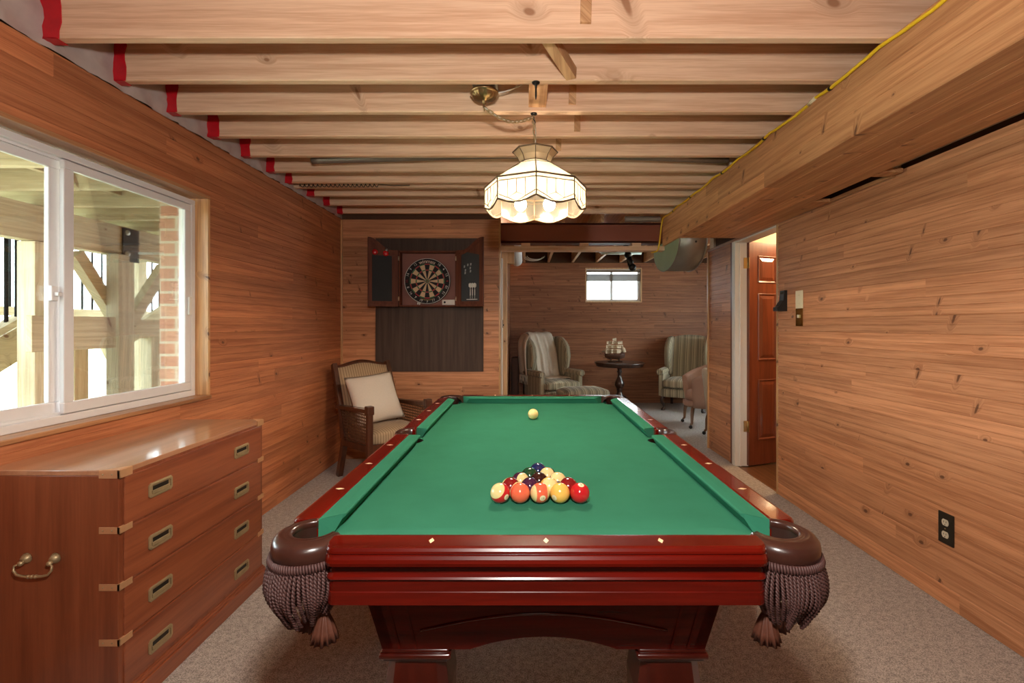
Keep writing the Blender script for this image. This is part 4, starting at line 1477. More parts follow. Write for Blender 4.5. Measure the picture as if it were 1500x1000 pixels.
sag = [a.lerp(b, k / 12) + Vector((0, 0, -.045 * math.sin(PI * k / 12))) for k in range(13)]
m = chain(sag, .032, .0028, .011); m.obj('swag_chain', M['oldbrass'], t, world=True)
cord = [p + Vector((0, .004, .003)) for p in sag] + [Vector((LX + .003, LY, 2.28)), Vector((LX, LY, top.z - .02))]
m = MB(); m.tube(cord, .0022, 6); m.obj('cord', M['cable'], t, world=True)
m = MB(); m.lathe([(.0, .004), (.064, .004), (.067, 0), (.067, -.006), (.061, -.009), (.057, -.013), (.052, -.021), (.042, -.030), (.028, -.0355), (.014, -.038), (.009, -.045), (.006, -.055), (0, -.056)], c=(CANX, CANY, 2.398), seg=48,
                  rmod=lambda a, z: 1 + (.09 * math.cos(a * 16) if -.034 < z < -.018 else 0))
m.tube([(CANX, CANY + .01 * math.cos(q), 2.325 + .012 * math.sin(q)) for q in [2 * PI * k / 14 for k in range(14)]], .0025, 6, closed=True)
m.obj('ceiling_canopy', plain('polished antique brass', (.36, .25, .13), .32, metal=1, var=.1), t, world=True)
def hook(x, y, z, name, mat):
    mm = MB(); mm.lathe([(0, 0), (.017, 0), (.015, -.006), (.006, -.009), (0, -.01)], c=(x, y, z), seg=16)
    mm.tube([(x, y, z - .005), (x, y, z - .03), (x + .006, y, z - .045), (x, y, z - .056), (x - .007, y, z - .046)], .003, 8)
    return mm.obj(name, mat, None if name == 'ceiling_hook' else t, world=name != 'ceiling_hook')
hook(HKX, 2.393, ZJ, 'chain_hook', M['iron'])
m = MB(); hx2 = 15 * 2.087 / F_PX
m.lathe([(0, 0), (.018, 0), (.016, -.006), (.007, -.009), (.004, -.03), (.0045, -.06), (.002, -.075), (0, -.075)], c=(hx2, 2.087, ZJ), seg=16)
tag(origin_to_base(m.obj('ceiling_hook', M['iron'])), 'black hook screwed under the second ceiling joist', 'hook')
m = MB()
for q, (dx, dz) in enumerate(((0, 0), (.02, .006))):
    m.tube([(CANX + .05, CANY + .02, 2.405), (CANX + .09 + dx, CANY + .03, 2.415 + dz), (CANX + .14 + dx, CANY + .02, 2.43 + dz), (CANX + .20 + dx, CANY + .06, 2.50)], .003, 6)
tag(origin_to_base(m.obj('house_wire', M['cable'])), 'pale wires running from the brass ceiling canopy into the joists', 'wire')
# junction box behind the canopy
m = MB(); m.box(CANX - .05, CANX + .05, CANY - .05, CANY + .05, 2.403, 2.45, .004); m.box(CANX - .06, CANX + .06, CANY - .105, CANY + .153, 2.452, 2.47)
tag(origin_to_base(m.obj('junction_box', M['galv'])), 'grey junction box above the brass ceiling canopy', 'junction box')

# ------------------------------------------------------------------ dart board wall
M['panelwood'] = wood('dark walnut panel', (.050, .030, .022), (.092, .058, .044), axis=2, freq=26, along=1.2, rough=.6, spec=.25)
M['cabwood'] = wood('dark cherry cabinet wood', (.080, .022, .011), (.16, .048, .022), axis=2, freq=24, rough=.6, spec=.2)
M['cabin'] = plain('brownish red cabinet lining', (.26, .105, .08), .7, var=.1, scale=14)
px = lambda x, y, Y: (X_(x, Y), 1.3 - (y - CY) * Y / F_PX)
X_ = lambda x, Y: (x - CX) * Y / F_PX
m = MB(); Yp_ = 4.62
m.box(X_(550, Yp_), X_(708, Yp_), Yp_, YB - .001, 1.3 - 67 * Yp_ / F_PX, 1.3 + 128 * Yp_ / F_PX, .002)
tag(origin_to_base(m.obj('wall_panel', M['panelwood'])), 'large dark brown panel on the wood wall behind the dart cabinet', 'panel')
Yc_ = 4.52
x0, x1 = X_(583.5, Yc_), X_(669, Yc_)
z0, z1 = 1.3 + 28 * Yc_ / F_PX, 1.3 + 110 * Yc_ / F_PX
xc, zc = (x0 + x1) / 2, (z0 + z1) / 2
t = thing('dart_cabinet', 'open cherry wood dart cabinet with scoreboard and dart holder in its doors', 'dart cabinet', (xc, Yp_, z0))
m = MB(); th = .016
m.box(x0, x0 + th, Yc_, Yp_, z0, z1, .002); m.box(x1 - th, x1, Yc_, Yp_, z0, z1, .002); m.box(x0, x1, Yc_, Yp_, z0, z0 + th, .002); m.box(x0, x1, Yc_, Yp_, z1 - th, z1, .002)
m.obj('body', M['cabwood'], t, world=True)
m = MB(); m.box(x0 + th, x1 - th, Yp_ - .012, Yp_ - .001, z0 + th, z1 - th); m.obj('lining', M['cabin'], t, world=True)
dw = (x1 - x0) / 2
dh = z1 - z0
for s in (-1, 1):
    hx = x0 if s < 0 else x1
    oa = R(17)
    Md = Matrix.Translation((hx, Yc_ + .002, z0)) @ Matrix.Rotation(-oa * s, 4, 'Z')
    g = lambda u, z, d: Md @ Vector((s * u, -d, z))
    # arched outline: high at the free edge, swooping down to the hinge
    def topz(u):
        f = u / dw
        if f < .22: return dh
        k = (f - .22) / .78
        return dh + .115 * (math.sin(PI * (min(1, k * 1.05) - .5)) * .5 + .5)
    outl = [(0.004, 0), (dw, 0)] + [(u, topz(u)) for u in [dw - (dw - .004) * i / 18 for i in range(19)]]
    m = MB(); m.prism(outl, lambda a, b, d: g(a, b, d), 0, .018)
    door = m.obj('door', M['cabwood'], t, world=True)
    m = MB()   # raised frame on the inside
    m.prism([(.03, .02), (dw - .012, .02), (dw - .012, .045), (.03, .045)], g, .018, .026)
    m.prism([(dw - .035, .045), (dw - .012, .045), (dw - .012, topz(dw) - .02), (dw - .035, topz(dw) - .035)], g, .018, .026)
    m.prism([(.03, .045), (.055, .045), (.055, dh - .07), (.03, dh - .07)], g, .018, .026)
    arcp = [(.03 + (dw - .047) * i / 12, topz(.03 + (dw - .047) * i / 12) - .02) for i in range(13)]
    m.prism(arcp + [(a, b - .022) for a, b in arcp[::-1]], g, .018, .026)
    m.obj('door_frame', M['cabwood'], door, world=True)
    if s < 0:
        m = MB(); m.prism([(.06, .05), (dw - .04, .05), (dw - .04, dh - .055), (.06, dh - .055)], g, .018, .022); m.obj('scoreboard', plain('black chalk board', (.008, .008, .008), .7), door, world=True)
        m = MB()
        for u in (.115, .213):
            m.lathe([(0, 0), (.026, 0), (.026, .012), (.012, .016), (.0, .017)], M=Md.to_3x3().to_4x4() @ Matrix.Rotation(PI / 2, 4, 'X'), c=g(u, dh - .035 if u < .2 else dh - .025, .02), seg=20)
        m.obj('score_knob', plain('red plastic score knob', (.55, .012, .015), .3), door, world=True)
        m = MB(); m.ball(g(.108, dh - .003, .022), .016, 12, 8); m.obj('round_peg', M['galv'], door, world=True)
    else:
        m = MB(); m.prism([(.058, .05), (dw - .04, .05), (dw - .04, dh - .05), (.10, dh - .02), (.058, dh - .05)], g, .018, .022); m.obj('dart_panel', plain('dark slate panel', (.022, .022, .022), .5), door, world=True)
        m = MB(); m.prism([(.12, .062), (dw - .055, .062), (dw - .055, .068), (.12, .068)], g, .022, .045); m.obj('dart_rack', M['white'], door, world=True)
        # darts in the rack
        for q, u in enumerate((.155, .176, .20)):
            dt = thing('dart', ['white dart standing in the cabinet door rack, nearest the dart board', 'white dart in the middle of the cabinet door rack', 'white dart standing in the cabinet door rack, farthest from the dart board'][q], 'dart', g(u, .07, .034), group='darts in the cabinet door')
            base = g(u, .0, .034); base.z = 0
            mm = MB()
            mm.lathe([(0, 0), (.0016, .002), (.002, .03), (.0045, .034), (.0045, .085), (.003, .09), (.002, .12), (0, .122)], seg=10); mm.obj('barrel', M['white'], dt)
            mm = MB()
            for a_ in (0, PI / 2):
                mm.prism([(0, .10), (.016, .115), (.016, .14), (0, .15), (-.016, .14), (-.016, .115)], lambda a, b, d: (a * math.cos(a_ + .5) - d * math.sin(a_ + .5), a * math.sin(a_ + .5) + d * math.cos(a_ + .5), b), -.0004, .0004)
            mm.obj('flight', M['white'], dt)
        m = MB()
        for (u, z) in ((.09, .375), (.125, .39), (.15, .36), (.10, .34), (.155, .395), (.152, .33), (.098, .315)):
            m.prism([(u - .007, z - .011), (u + .006, z - .009), (u + .008, z + .011), (u - .005, z + .012)], g, .0222, .024)
        m.obj('spare_flight', plain('grey dart flight', (.35, .35, .33), .5), door, world=True)
    for zz in (.075, dh - .075):
        m = MB(); m.box(hx - .02 if s < 0 else hx - .004, hx + .004 if s < 0 else hx + .02, Yc_ - .012, Yc_ + .001, z0 + zz - .018, z0 + zz + .018, .002); m.tube([(hx - s * .006, Yc_ - .008, z0 + zz - .02), (hx - s * .006, Yc_ - .008, z0 + zz + .02)], .006, 8)
        m.obj('hinge', plain('pale brass hinge', (.75, .6, .4), .3, metal=.7), t, world=True)

# the board
Yd = 4.575
RBd = 33.4 * Yd / F_PX
bx, bz = X_(626, Yd), 1.3 + 65.3 * Yd / F_PX
t = thing('dartboard', 'round bristle dart board in the open cabinet', 'dart board', (bx, Yd, bz))
mats_d = [plain('black sisal', (.012, .011, .012), .8), plain('cream sisal', (.66, .48, .30), .85), plain('red sisal', (.45, .02, .03), .8), plain('green sisal', (.02, .16, .05), .8)]
m = MB(); Md = Matrix.Rotation(PI / 2, 4, 'X')
m.lathe([(0, -.03), (RBd, -.03), (RBd, .004), (RBd - .004, .006), (RBd * .76, .006)], M=Md, seg=80)
bmesh.ops.delete(m.b, geom=[f for f in m.b.faces if len(f.verts) > 4 and f.calc_center_median().y < 0], context='FACES')
rad = [.0, .028, .07, .46, .505, .72, .765]     # fraction of the board radius
for k in range(20):
    a0, a1 = PI / 2 - PI / 20 + k * PI / 10, PI / 2 + PI / 20 + k * PI / 10
    for j in range(len(rad) - 1):
        if j == 0: mi = 2
        elif j == 1: mi = 3
        elif j in (2, 4): mi = 0 if k % 2 == 0 else 1
        else: mi = 2 if k % 2 == 0 else 3
        m.mi = mi
        r0, r1 = max(rad[j], .0005) * RBd, rad[j + 1] * RBd
        n = 3
        m.grid([[(r * math.cos(a0 + (a1 - a0) * i / n), -.0062, r * math.sin(a0 + (a1 - a0) * i / n)) for i in range(n + 1)] for r in (r0, r1)], False)
o = m.obj('board_face', mats_d, t, normals=False)
m = MB()
for f in rad[1:]:
    m.tube([(f * RBd * math.cos(2 * PI * k / 60), -.0068, f * RBd * math.sin(2 * PI * k / 60)) for k in range(60)], .0007, 4, closed=True)
for k in range(20):
    a = PI / 2 + PI / 20 + k * PI / 10
    m.tube([(rad[2] * RBd * math.cos(a), -.0068, rad[2] * RBd * math.sin(a)), (rad[6] * RBd * math.cos(a), -.0068, rad[6] * RBd * math.sin(a))], .0007, 4)
m.obj('spider_wire', M['galv'], t)
M['wire_white'] = plain('pale ring wire', (.72, .70, .66), .4, var=.02)
m = MB(); m.tube([((RBd - .003) * math.cos(2 * PI * k / 80), -.009, (RBd - .003) * math.sin(2 * PI * k / 80)) for k in range(80)], .0026, 6, closed=True)
m.obj('number_ring', M['wire_white'], t)
nums = {20: None, 1: None, 18: 2, 4: 3, 13: 4, 6: 5, 10: 6, 15: 7, 2: 8, 17: 9, 3: 10, 19: 11, 7: 12, 16: 13, 8: 14, 11: 15, 14: 16, 9: 17, 12: 18, 5: None}
mw, mr = MB(), MB()
for nn, k in nums.items():
    if k is None: continue
    a = PI / 2 - k * PI / 10
    rr_ = RBd * .885
    c = Vector((rr_ * math.cos(a), -.0085, rr_ * math.sin(a)))
    rot_ = a - PI / 2
    if math.sin(a) < -.05: rot_ += PI
    (mr if nn in (6, 11) else mw).text(str(nn), RBd * .15, lambda x, y: (c.x + x * math.cos(rot_) - y * math.sin(rot_), c.y, c.z + x * math.sin(rot_) + y * math.cos(rot_)))
mw.obj('number', M['wire_white'], t); mr.obj('number', mats_d[2], t, label='red number')
m = MB()
word = 'winmau'
wd = [.155, .065, .115, .165, .11, .11]
tot = sum(wd); acc = 0
for ch_, w in zip(word, wd):
    a = PI / 2 + (tot / 2 - acc - w / 2) * 1.16
    acc += w
    c = Vector((RBd * .865 * math.cos(a), -.0085, RBd * .865 * math.sin(a)))
    rot_ = a - PI / 2
    for dx in (-.0011, .0011):
        m.text(ch_, RBd * .235, lambda x, y: (c.x + (x + dx) * math.cos(rot_) - y * math.sin(rot_), c.y, c.z + (x + dx) * math.sin(rot_) + y * math.cos(rot_)))
m.obj('lettering', plain('pale lettering', (.80, .62, .50), .5), t)
m = MB()
for k in range(9):
    a = -PI / 2 + (k - 4) * .075
    c = Vector((RBd * .825 * math.cos(a), -.0085, RBd * .825 * math.sin(a)))
    m.box(c.x - .004, c.x + .004, -.009, -.0065, c.z - .0035, c.z + .0035)
m.obj('gold_marks', plain('gold lettering marks', (.45, .32, .08), .5), t)
# small things on the cabinet floor
m = MB(); m.box(-.060, .060, -.004, .004, 0, .050, .001); o = m.obj('paper_tag', plain('off white card', (.68, .62, .56), .7))
m = MB(); m.ball((-.035, -.005, .026), .011, 12, 8, (1, .1, 1)); m.obj('printed_mark', M['ink'], o)
o.location = (X_(657, 4.54), 4.54, z0 + th + .001); tag(o, 'small white printed card in the lower right of the dart cabinet', 'card')
m = MB()
for k in range(2):
    m.prism([(0, 0), (.012, .004), (.014, .022), (.002, .024)], lambda a, b, d: (a + .016 * k - .012, d, b - .004 * k + .004), -.001, .001)
o = m.obj('dart_flights', M['white']); o.location = (X_(613, 4.55), 4.55, z0 + th + .0005); tag(o, 'pair of white dart flights lying on the cabinet floor', 'dart flights')
# ------------------------------------------------------------------ seating
def soft_box(x0, x1, y0, y1, z0, z1, r=.03, puff=.0, M_=None, seg=3, mb=None):
    """rounded, slightly domed upholstery block."""
    m = mb or MB()
    tmp = bmesh.new()
    nx, ny, nz = 7, 7, 4
    bmesh.ops.create_cube(tmp, size=1)
    bmesh.ops.bevel(tmp, geom=tmp.edges[:], offset=.12, segments=1, affect='EDGES')
    tmp.free()
    tmp = bmesh.new()
    vs = [tmp.verts.new((x, y, z)) for x in (x0, x1) for y in (y0, y1) for z in (z0, z1)]
    for f in [(0, 1, 3, 2), (4, 6, 7, 5), (0, 4, 5, 1), (2, 3, 7, 6), (0, 2, 6, 4), (1, 5, 7, 3)]:
        tmp.faces.new([vs[i] for i in f])
    bmesh.ops.subdivide_edges(tmp, edges=tmp.edges[:], cuts=5, use_grid_fill=True)
    cx_, cy_, cz_ = (x0 + x1) / 2, (y0 + y1) / 2, (z0 + z1) / 2
    hx_, hy_, hz_ = (x1 - x0) / 2, (y1 - y0) / 2, (z1 - z0) / 2
    r = min(r, hx_ * .99, hy_ * .99, hz_ * .99)
    for v in tmp.verts:
        p = Vector((v.co.x - cx_, v.co.y - cy_, v.co.z - cz_))
        q = Vector((max(-hx_ + r, min(hx_ - r, p.x)), max(-hy_ + r, min(hy_ - r, p.y)), max(-hz_ + r, min(hz_ - r, p.z))))
        d = p - q
        if d.length > 1e-6:
            # map the sharp corner onto the sphere
            p = q + d.normalized() * r * min(1, max(abs(d.x), abs(d.y), abs(d.z)) / r if r else 1)
        dome = (1 - (p.x / hx_) ** 2) * (1 - (p.y / hy_) ** 2)
        p.z += puff * max(0, dome) * (1 if p.z > 0 else -.2)
        v.co = Vector((cx_, cy_, cz_)) + p
    for f in tmp.faces: f.smooth = True
    m.merge(tmp, M_)
    return m

def cabriole(m, x, y, h, ox, oy, r=.03):
    """curved leg from the seat frame down to a pad foot, knee pushed out along (ox, oy)."""
    pts, rad = [], []
    for k in range(11):
        s = k / 10
        off = .028 * math.sin(PI * min(1, s * 1.6)) - .012 * math.sin(PI * max(0, (s - .5) * 2)) + .012 * (s > .93)
        pts.append((x + ox * off, y + oy * off, h * (1 - s) + .004))
        rad.append(r * (1.1 - .72 * s) if s < .88 else r * .85)
    m.tube(pts, rad, 10)
    m.lathe([(0, 0), (r * .95, 0), (r, .012), (r * .5, .026), (0, .028)], c=(x + ox * .012, y + oy * .012, 0), seg=14)

STRIPE = [(0.0, (.58, .48, .32)), (.13, (.17, .14, .09)), (.19, (.50, .41, .28)), (.32, (.16, .135, .09)), (.42, (.40, .33, .22)), (.52, (.14, .115, .08)), (.62, (.52, .43, .29)), (.78, (.20, .17, .11)), (.86, (.44, .36, .24))]
M['stripe'] = stripes('striped cream and olive upholstery', .105, STRIPE, axis=0)
M['stripe_y'] = stripes('striped cream and olive upholstery sideways', .105, STRIPE, axis=1)
def by_side(o):
    for p in o.data.polygons:
        p.material_index = 1 if abs(p.normal.x) > .75 else 0
    return o
M['darkleg'] = wood('dark polished leg wood', (.025, .010, .006), (.06, .022, .012), axis=2, freq=30, rough=.3, coat=.4)

def wing_chair(label, loc, rz, group):
    """front is -y"""
    t = thing('wing_armchair', label, 'armchair', loc, rz, group)
    m = soft_box(-.33, .33, -.36, .36, .20, .34, .03); m.obj('seat_frame', M['stripe'], t)
    m = soft_box(-.295, .295, -.40, .26, .345, .475, .045, .02); m.obj('seat_cushion', M['stripe'], t)
    # back: leaning, arched top
    th = R(12)
    n, k = 16, 12
    rows_f, rows_b = [], []
    def bp(x, s, d):
        H = .72 + .05 * (1 - (x / .30) ** 2)
        z = .40 + s * H * math.cos(th)
        y = .24 + s * H * math.sin(th) - d
        return (x, y, z)
    m = MB()
    rows = []
    for j in range(k + 1):
        s = j / k
        front = [bp(-.30 + .60 * i / n, s, .045 + .035 * (1 - ((i / n) * 2 - 1) ** 2) * math.sin(PI * min(.98, s + .1)) * (1 - s * .3)) for i in range(n + 1)]
        back = [bp(.30 - .60 * i / n, s, -.075) for i in range(n + 1)]
        rows.append(front + back)
    m.grid(rows, True, close_u=True, cap=True); m.obj('backrest', M['stripe'], t)
    for sx in (-1, 1):
        # wing: curved panel standing at the side of the back
        outl = [(.30, .50), (.10, .50), (.02, .66), (-.02, .82), (.02, .98), (.10, 1.06), (.22, 1.12), (.38, 1.13), (.42, 1.0), (.36, .6)]
        m = MB(); 
        rings = []
        for d, sc_ in ((.238, .05), (.240, .5), (.247, .88), (.262, .97), (.285, 1.0), (.305, 1.0), (.325, .97), (.342, .88), (.35, .5), (.352, .05)):
            cy_ = sum(p[0] for p in outl) / len(outl); cz_ = sum(p[1] for p in outl) / len(outl)
            rings.append([(sx * d, cy_ + (a - cy_) * sc_, cz_ + (b - cz_) * sc_) for a, b in outl])
        m.grid(rings, True, close_u=True, cap=True); by_side(m.obj('wing', [M['stripe'], M['stripe_y']], t))
        # arm with scrolled front
        m = soft_box(sx * .285, sx * .355, -.34, .30, .22, .57, .02)
        rows = []
        for y in (-.355, -.35, -.33, .0, .28):
            r_ = .045 if -.352 < y else .036
            if y > -.34: r_ = .052
            rows.append([(sx * .335 + r_ * math.cos(2 * PI * q / 20) * 1.15, y, .585 + r_ * math.sin(2 * PI * q / 20)) for q in range(20)])
        m.grid(rows, True, close_u=True, cap=True); by_side(m.obj('arm', [M['stripe'], M['stripe_y']], t))
        m = MB(); m.tube([(sx * .335 + .036 * math.cos(a), -.357, .585 + .036 * math.sin(a)) for a in [2 * PI * q / 24 for q in range(24)]], .006, 6, closed=True); m.obj('scroll_piping', M['stripe'], t)
        m = MB(); cabriole(m, sx * .29, -.30, .21, sx * .7, -.7); m.obj('leg', M['darkleg'], t)
        m = MB(); m.bar((sx * .28, .30, .22), (sx * .29, .37, .0), .04, .04); m.obj('leg', M['darkleg'], t)
    return t

WA = (X_(808, 7.35), 7.35, 0)
wa = wing_chair('striped wing armchair with a throw over its back beside the ottoman', WA, R(24), 'striped wing armchairs')
WB = (2.53, 7.48, 0)
wing_chair('striped wing armchair with bare back, half hidden behind the pink chair', WB, R(-28), 'striped wing armchairs')

# throw blanket over the left chair
t = thing('throw_blanket', 'beige knitted throw draped over the back of the left wing armchair', 'blanket', WA, R(24))
th = R(12)
prof = []
def back_pt(s, d): return (.24 + s * .75 * math.sin(th) - d, .40 + s * .75 * math.cos(th))
prof += [(-.10, .495), (.02, .50), (.12, .512)]
for s in (.14, .3, .45, .6, .75, .9, .98): prof.append(back_pt(s, .10))
prof += [back_pt(1.05, .06), back_pt(1.085, .0), back_pt(1.05, -.085), back_pt(.9, -.10), back_pt(.6, -.10), back_pt(.35, -.10)]
m = MB()
rows = []
rr = random.Random(9)
nw = 24
for i in range(nw + 1):
    f = i / nw
    row = []
    for j, (y, z) in enumerate(prof):
        s = j / (len(prof) - 1)
        x0 = -.10 - .22 * s; wd_ = .38 + .06 * s
        x = x0 + wd_ * f + .012 * math.sin(j * 1.3)
        wr = .012 * math.sin(f * 22 + s * 3) + .006 * math.sin(f * 41 + 2)
        row.append((x, y - wr - .01, z + .004 + .004 * math.sin(f * 17)))
    rows.append(row)
m.grid(rows, True)
M['throw'] = plain('beige knitted throw', (.66, .56, .45), .9, var=.15, scale=70, bump=.4)
o = m.obj('cloth', M['throw'], t, normals=False)
md = o.modifiers.new('solid', 'SOLIDIFY'); md.thickness = .012; md.offset = 1
# corner hanging down over the left wing with fringe
m = MB()
rows = []
for i in range(11):
    f = i / 10
    row = []
    for j in range(14):
        s = j / 13
        x = -.385 - .02 * math.sin(s * PI) - .012 * math.sin(f * 9 + s) + (.05 * (1 - min(1, s * 6)))
        row.append((x, .08 + .30 * f - .04 * s, 1.15 + .02 * math.sin(f * PI) - .62 * s))
    rows.append(row)
m.grid(rows, True)
o = m.obj('hanging_end', M['throw'], t, normals=False)
md = o.modifiers.new('solid', 'SOLIDIFY'); md.thickness = .010
m = MB()
for i in range(18):
    f = i / 17
    y = .045 + .29 * f
    m.tube([(-.39, y, .54), (-.395 + .008 * math.sin(i * 3), y + .006 * math.sin(i), .47), (-.39 + .01 * math.sin(i * 5), y + .01 * math.sin(i * 2), .40)], [.006, .005, .003], 5)
m.obj('fringe', M['throw'], t)

# ottoman
t = thing('ottoman', 'low striped ottoman in front of the left wing armchair', 'ottoman', (X_(853, 6.72), 6.72, 0), R(12))
m = soft_box(-.33, .33, -.22, .22, .16, .30, .03); m.obj('base', M['stripe'], t)
m = soft_box(-.34, .34, -.23, .23, .295, .415, .05, .025); m.obj('top_cushion', M['stripe'], t)
for sx in (-1, 1):
    for sy in (-1, 1):
        m = MB(); cabriole(m, sx * .29, sy * .18, .17, sx * .7, sy * .7, .026); m.obj('leg', M['darkleg'], t)

# pedestal table
PTX, PTY = X_(907.5, 7.4), 7.4
t = thing('pedestal_table', 'dark round pedestal table against the back room wall', 'table', (PTX, PTY, 0))
m = MB(); m.lathe([(0, .738), (.36, .738), (.378, .732), (.383, .722), (.378, .712), (.366, .708), (.364, .685), (.345, .668), (0, .666)], seg=56); m.obj('tabletop', M['darkleg'], t)
m = MB(); m.lathe([(0, .668), (.085, .668), (.07, .650), (.035, .635), (.030, .60), (.045, .585), (.03, .57), (.028, .52), (.045, .47), (.070, .42), (.075, .38), (.055, .34), (.035, .32), (.05, .305), (.035, .29), (.045, .25), (.065, .21), (.06, .16), (.03, .14), (0, .138)], seg=28)
m.obj('pedestal', M['darkleg'], t)
for k in range(4):
    a = PI / 4 + k * PI / 2
    d = Vector((math.cos(a), math.sin(a), 0))
    m = MB(); m.tube([d * .03 + Vector((0, 0, .19)), d * .10 + Vector((0, 0, .185)), d * .19 + Vector((0, 0, .12)), d * .26 + Vector((0, 0, .05)), d * .32 + Vector((0, 0, .022)), d * .34 + Vector((0, 0, .026))], [.03, .032, .027, .023, .022, .018], 10)
    m.ball((d.x * .325, d.y * .325, .02), .022, 12, 8, (1, 1, .85)); m.obj('leg', M['darkleg'], t)

# model ship
t = thing('model_ship', 'wooden model sailing ship with cream sails on the pedestal table', 'model ship', (X_(900, 7.4), 7.36, .738))
M['sail'] = plain('cream sail cloth', (.58, .44, .30), .8, var=.15, scale=30)
M['hull'] = wood('brown ship hull', (.05, .018, .010), (.13, .05, .025), axis=0, freq=40, rough=.5)
rows = []
for i in range(15):
    s = -1 + 2 * i / 14
    x = s * .155
    w = .036 * (1 - abs(s) ** 3.2) + .003
    zt = .115 + .022 * s * s + (.01 if s > .6 else 0)
    zb_ = .045 + .030 * max(0, abs(s) - .6) / .4
    rows.append([(x, -w, zt), (x, -w * 1.03, zt - .02), (x, -w * .85, (zt + zb_) / 2), (x, -w * .35, zb_ + .006), (x, 0, zb_), (x, w * .35, zb_ + .006), (x, w * .85, (zt + zb_) / 2), (x, w * 1.03, zt - .02), (x, w, zt), (x, 0, zt - .006)])
m = MB(); m.grid(rows, True, close_u=True, cap=True)
m.box(.09, .15, -.026, .026, .125, .150, .003); m.obj('hull', M['hull'], t)
m = MB(); m.box(-.07, -.058, -.035, .035, .012, .06); m.box(.058, .07, -.035, .035, .012, .06); m.box(-.11, .11, -.04, .04, 0, .014, .004); m.obj('stand', M['darkleg'], t)
for (mx, mh) in ((-.085, .34), (.0, .385), (.085, .33)):
    m = MB(); m.tube([(mx, 0, .10), (mx, 0, mh)], [.004, .002], 8)
    for z in (.19, .255, .315):
        if z < mh: m.tube([(mx + .004, -.06 * (1.3 - z), z), (mx + .004, .06 * (1.3 - z), z)], .0018, 6)
    mo = m.obj('mast', M['hull'], t)
    for q, (z0_, z1_, w_) in enumerate(((.135, .20, .062), (.212, .265, .054), (.277, .322, .044), (.33, .372, .034))):
        if z1_ > mh: continue
        rws = []
        for i in range(7):
            f = i / 6 * 2 - 1
            rws.append([(mx - .008 - .022 * (1 - f * f) * math.sin(PI * (.15 + .7 * j / 5)) + w_ * .95 * f, -.012 + f * w_ * .55 - .004, z0_ + (z1_ - z0_) * j / 5) for j in range(6)])
        m = MB(); m.grid(rws, True); so = m.obj('sail', M['sail'], mo, normals=False)
        md = so.modifiers.new('solid', 'SOLIDIFY'); md.thickness = .0015
m = MB(); m.tube([(-.14, 0, .125), (-.225, 0, .175)], [.004, .002], 8); m.obj('bowsprit', M['hull'], t)
for k in range(3):
    m = MB(); x0_ = -.205 + .03 * k
    m.grid([[(x0_, 0, .168 - .012 * k), (x0_, 0, .168 - .012 * k)], [(x0_ + .04, -.012, .19), (x0_ + .045, -.008, .15)], [(-.095 + .008 * k, 0, .27 + .02 * k), (-.10 + .01 * k, 0, .14)]], True)
    so = m.obj('jib_sail', M['sail'], t, normals=False); md = so.modifiers.new('solid', 'SOLIDIFY'); md.thickness = .0015
m = MB(); m.grid([[(.10, 0, .15), (.10, 0, .26)], [(.14, -.01, .15), (.13, -.01, .235)], [(.175, 0, .155), (.16, 0, .215)]], True)
so = m.obj('spanker_sail', M['sail'], t, normals=False); md = so.modifiers.new('solid', 'SOLIDIFY'); md.thickness = .0015

# tub chairs on casters
M['pink'] = plain('dusty pink upholstery', (.43, .25, .18), .8, var=.08, scale=60, bump=.1)
M['cream_uph'] = plain('cream upholstery', (.56, .46, .34), .8, var=.08, scale=60)
M['tanleg'] = wood('brown chair leg', (.13, .06, .03), (.24, .12, .06), axis=2, freq=30, rough=.35, coat=.3)
def tub_chair(label, loc, rz, mat):
    t = thing('tub_chair', label, 'chair', loc, rz, 'tub chairs on casters')
    # shell: open towards -y
    n = 34
    rin, rout = [], []
    def shell(a, z, d):
        f = abs(a) / R(132)
        top = .80 - .17 * max(0, (f - .35) / .65) ** 1.3
        zz = .26 + (top - .26) * z
        r = .235 + .055 * z + d
        return (r * math.sin(a) * 1.0, r * math.cos(a) * .98, zz)
    rows = []
    for k in range(n + 1):
        a = R(132) * (2 * k / n - 1)
        rows.append([shell(a, 0, .03), shell(a, .3, .032), shell(a, .6, .034), shell(a, .9, .034), shell(a, .97, .028), shell(a, 1.0, .005), shell(a, 1.0, -.015), shell(a, .97, -.035), shell(a, .9, -.04), shell(a, .5, -.04), shell(a, .1, -.03)])
    m = MB(); m.grid(rows, True, close_u=True, cap=True); m.obj('backrest', mat, t)
    m = MB(); m.lathe([(0, .26), (.23, .26), (.25, .28), (.25, .33), (0, .335)], seg=32); m.obj('seat_base', mat, t)
    m = MB(); m.lathe([(0, .475), (.16, .47), (.205, .45), (.215, .40), (.21, .34), (0, .335)], seg=32); m.obj('seat_cushion', mat, t)
    for sx in (-1, 1):
        for sy in (-1, 1):
            m = MB(); m.tube([(sx * .17, sy * .17, .27), (sx * .185, sy * .185, .18), (sx * .19, sy * .19, .07), (sx * .205, sy * .205, .045)], [.026, .022, .016, .015], 10); lo = m.obj('leg', M['tanleg'], t)
            m = MB(); m.lathe([(0, -.012), (.018, -.012), (.022, -.006), (.022, .006), (.018, .012), (0, .012)], M=Matrix.Rotation(PI / 2, 4, 'Y'), c=(sx * .21, sy * .21, .022), seg=16); m.obj('caster', M['iron'], lo)
    return t
tub_chair('dusty pink tub chair on casters in front of the right wing armchair', (X_(1031, 6.15), 6.18, 0), R(-95), M['pink'])
tub_chair('cream chair edge beside the pink tub chair, mostly behind the wall corner', (2.375, 5.5, 0), R(100), M['cream_uph'])
m = MB()
m.box(-.06, .06, -.16, .16, .0, .80, .03, 3)
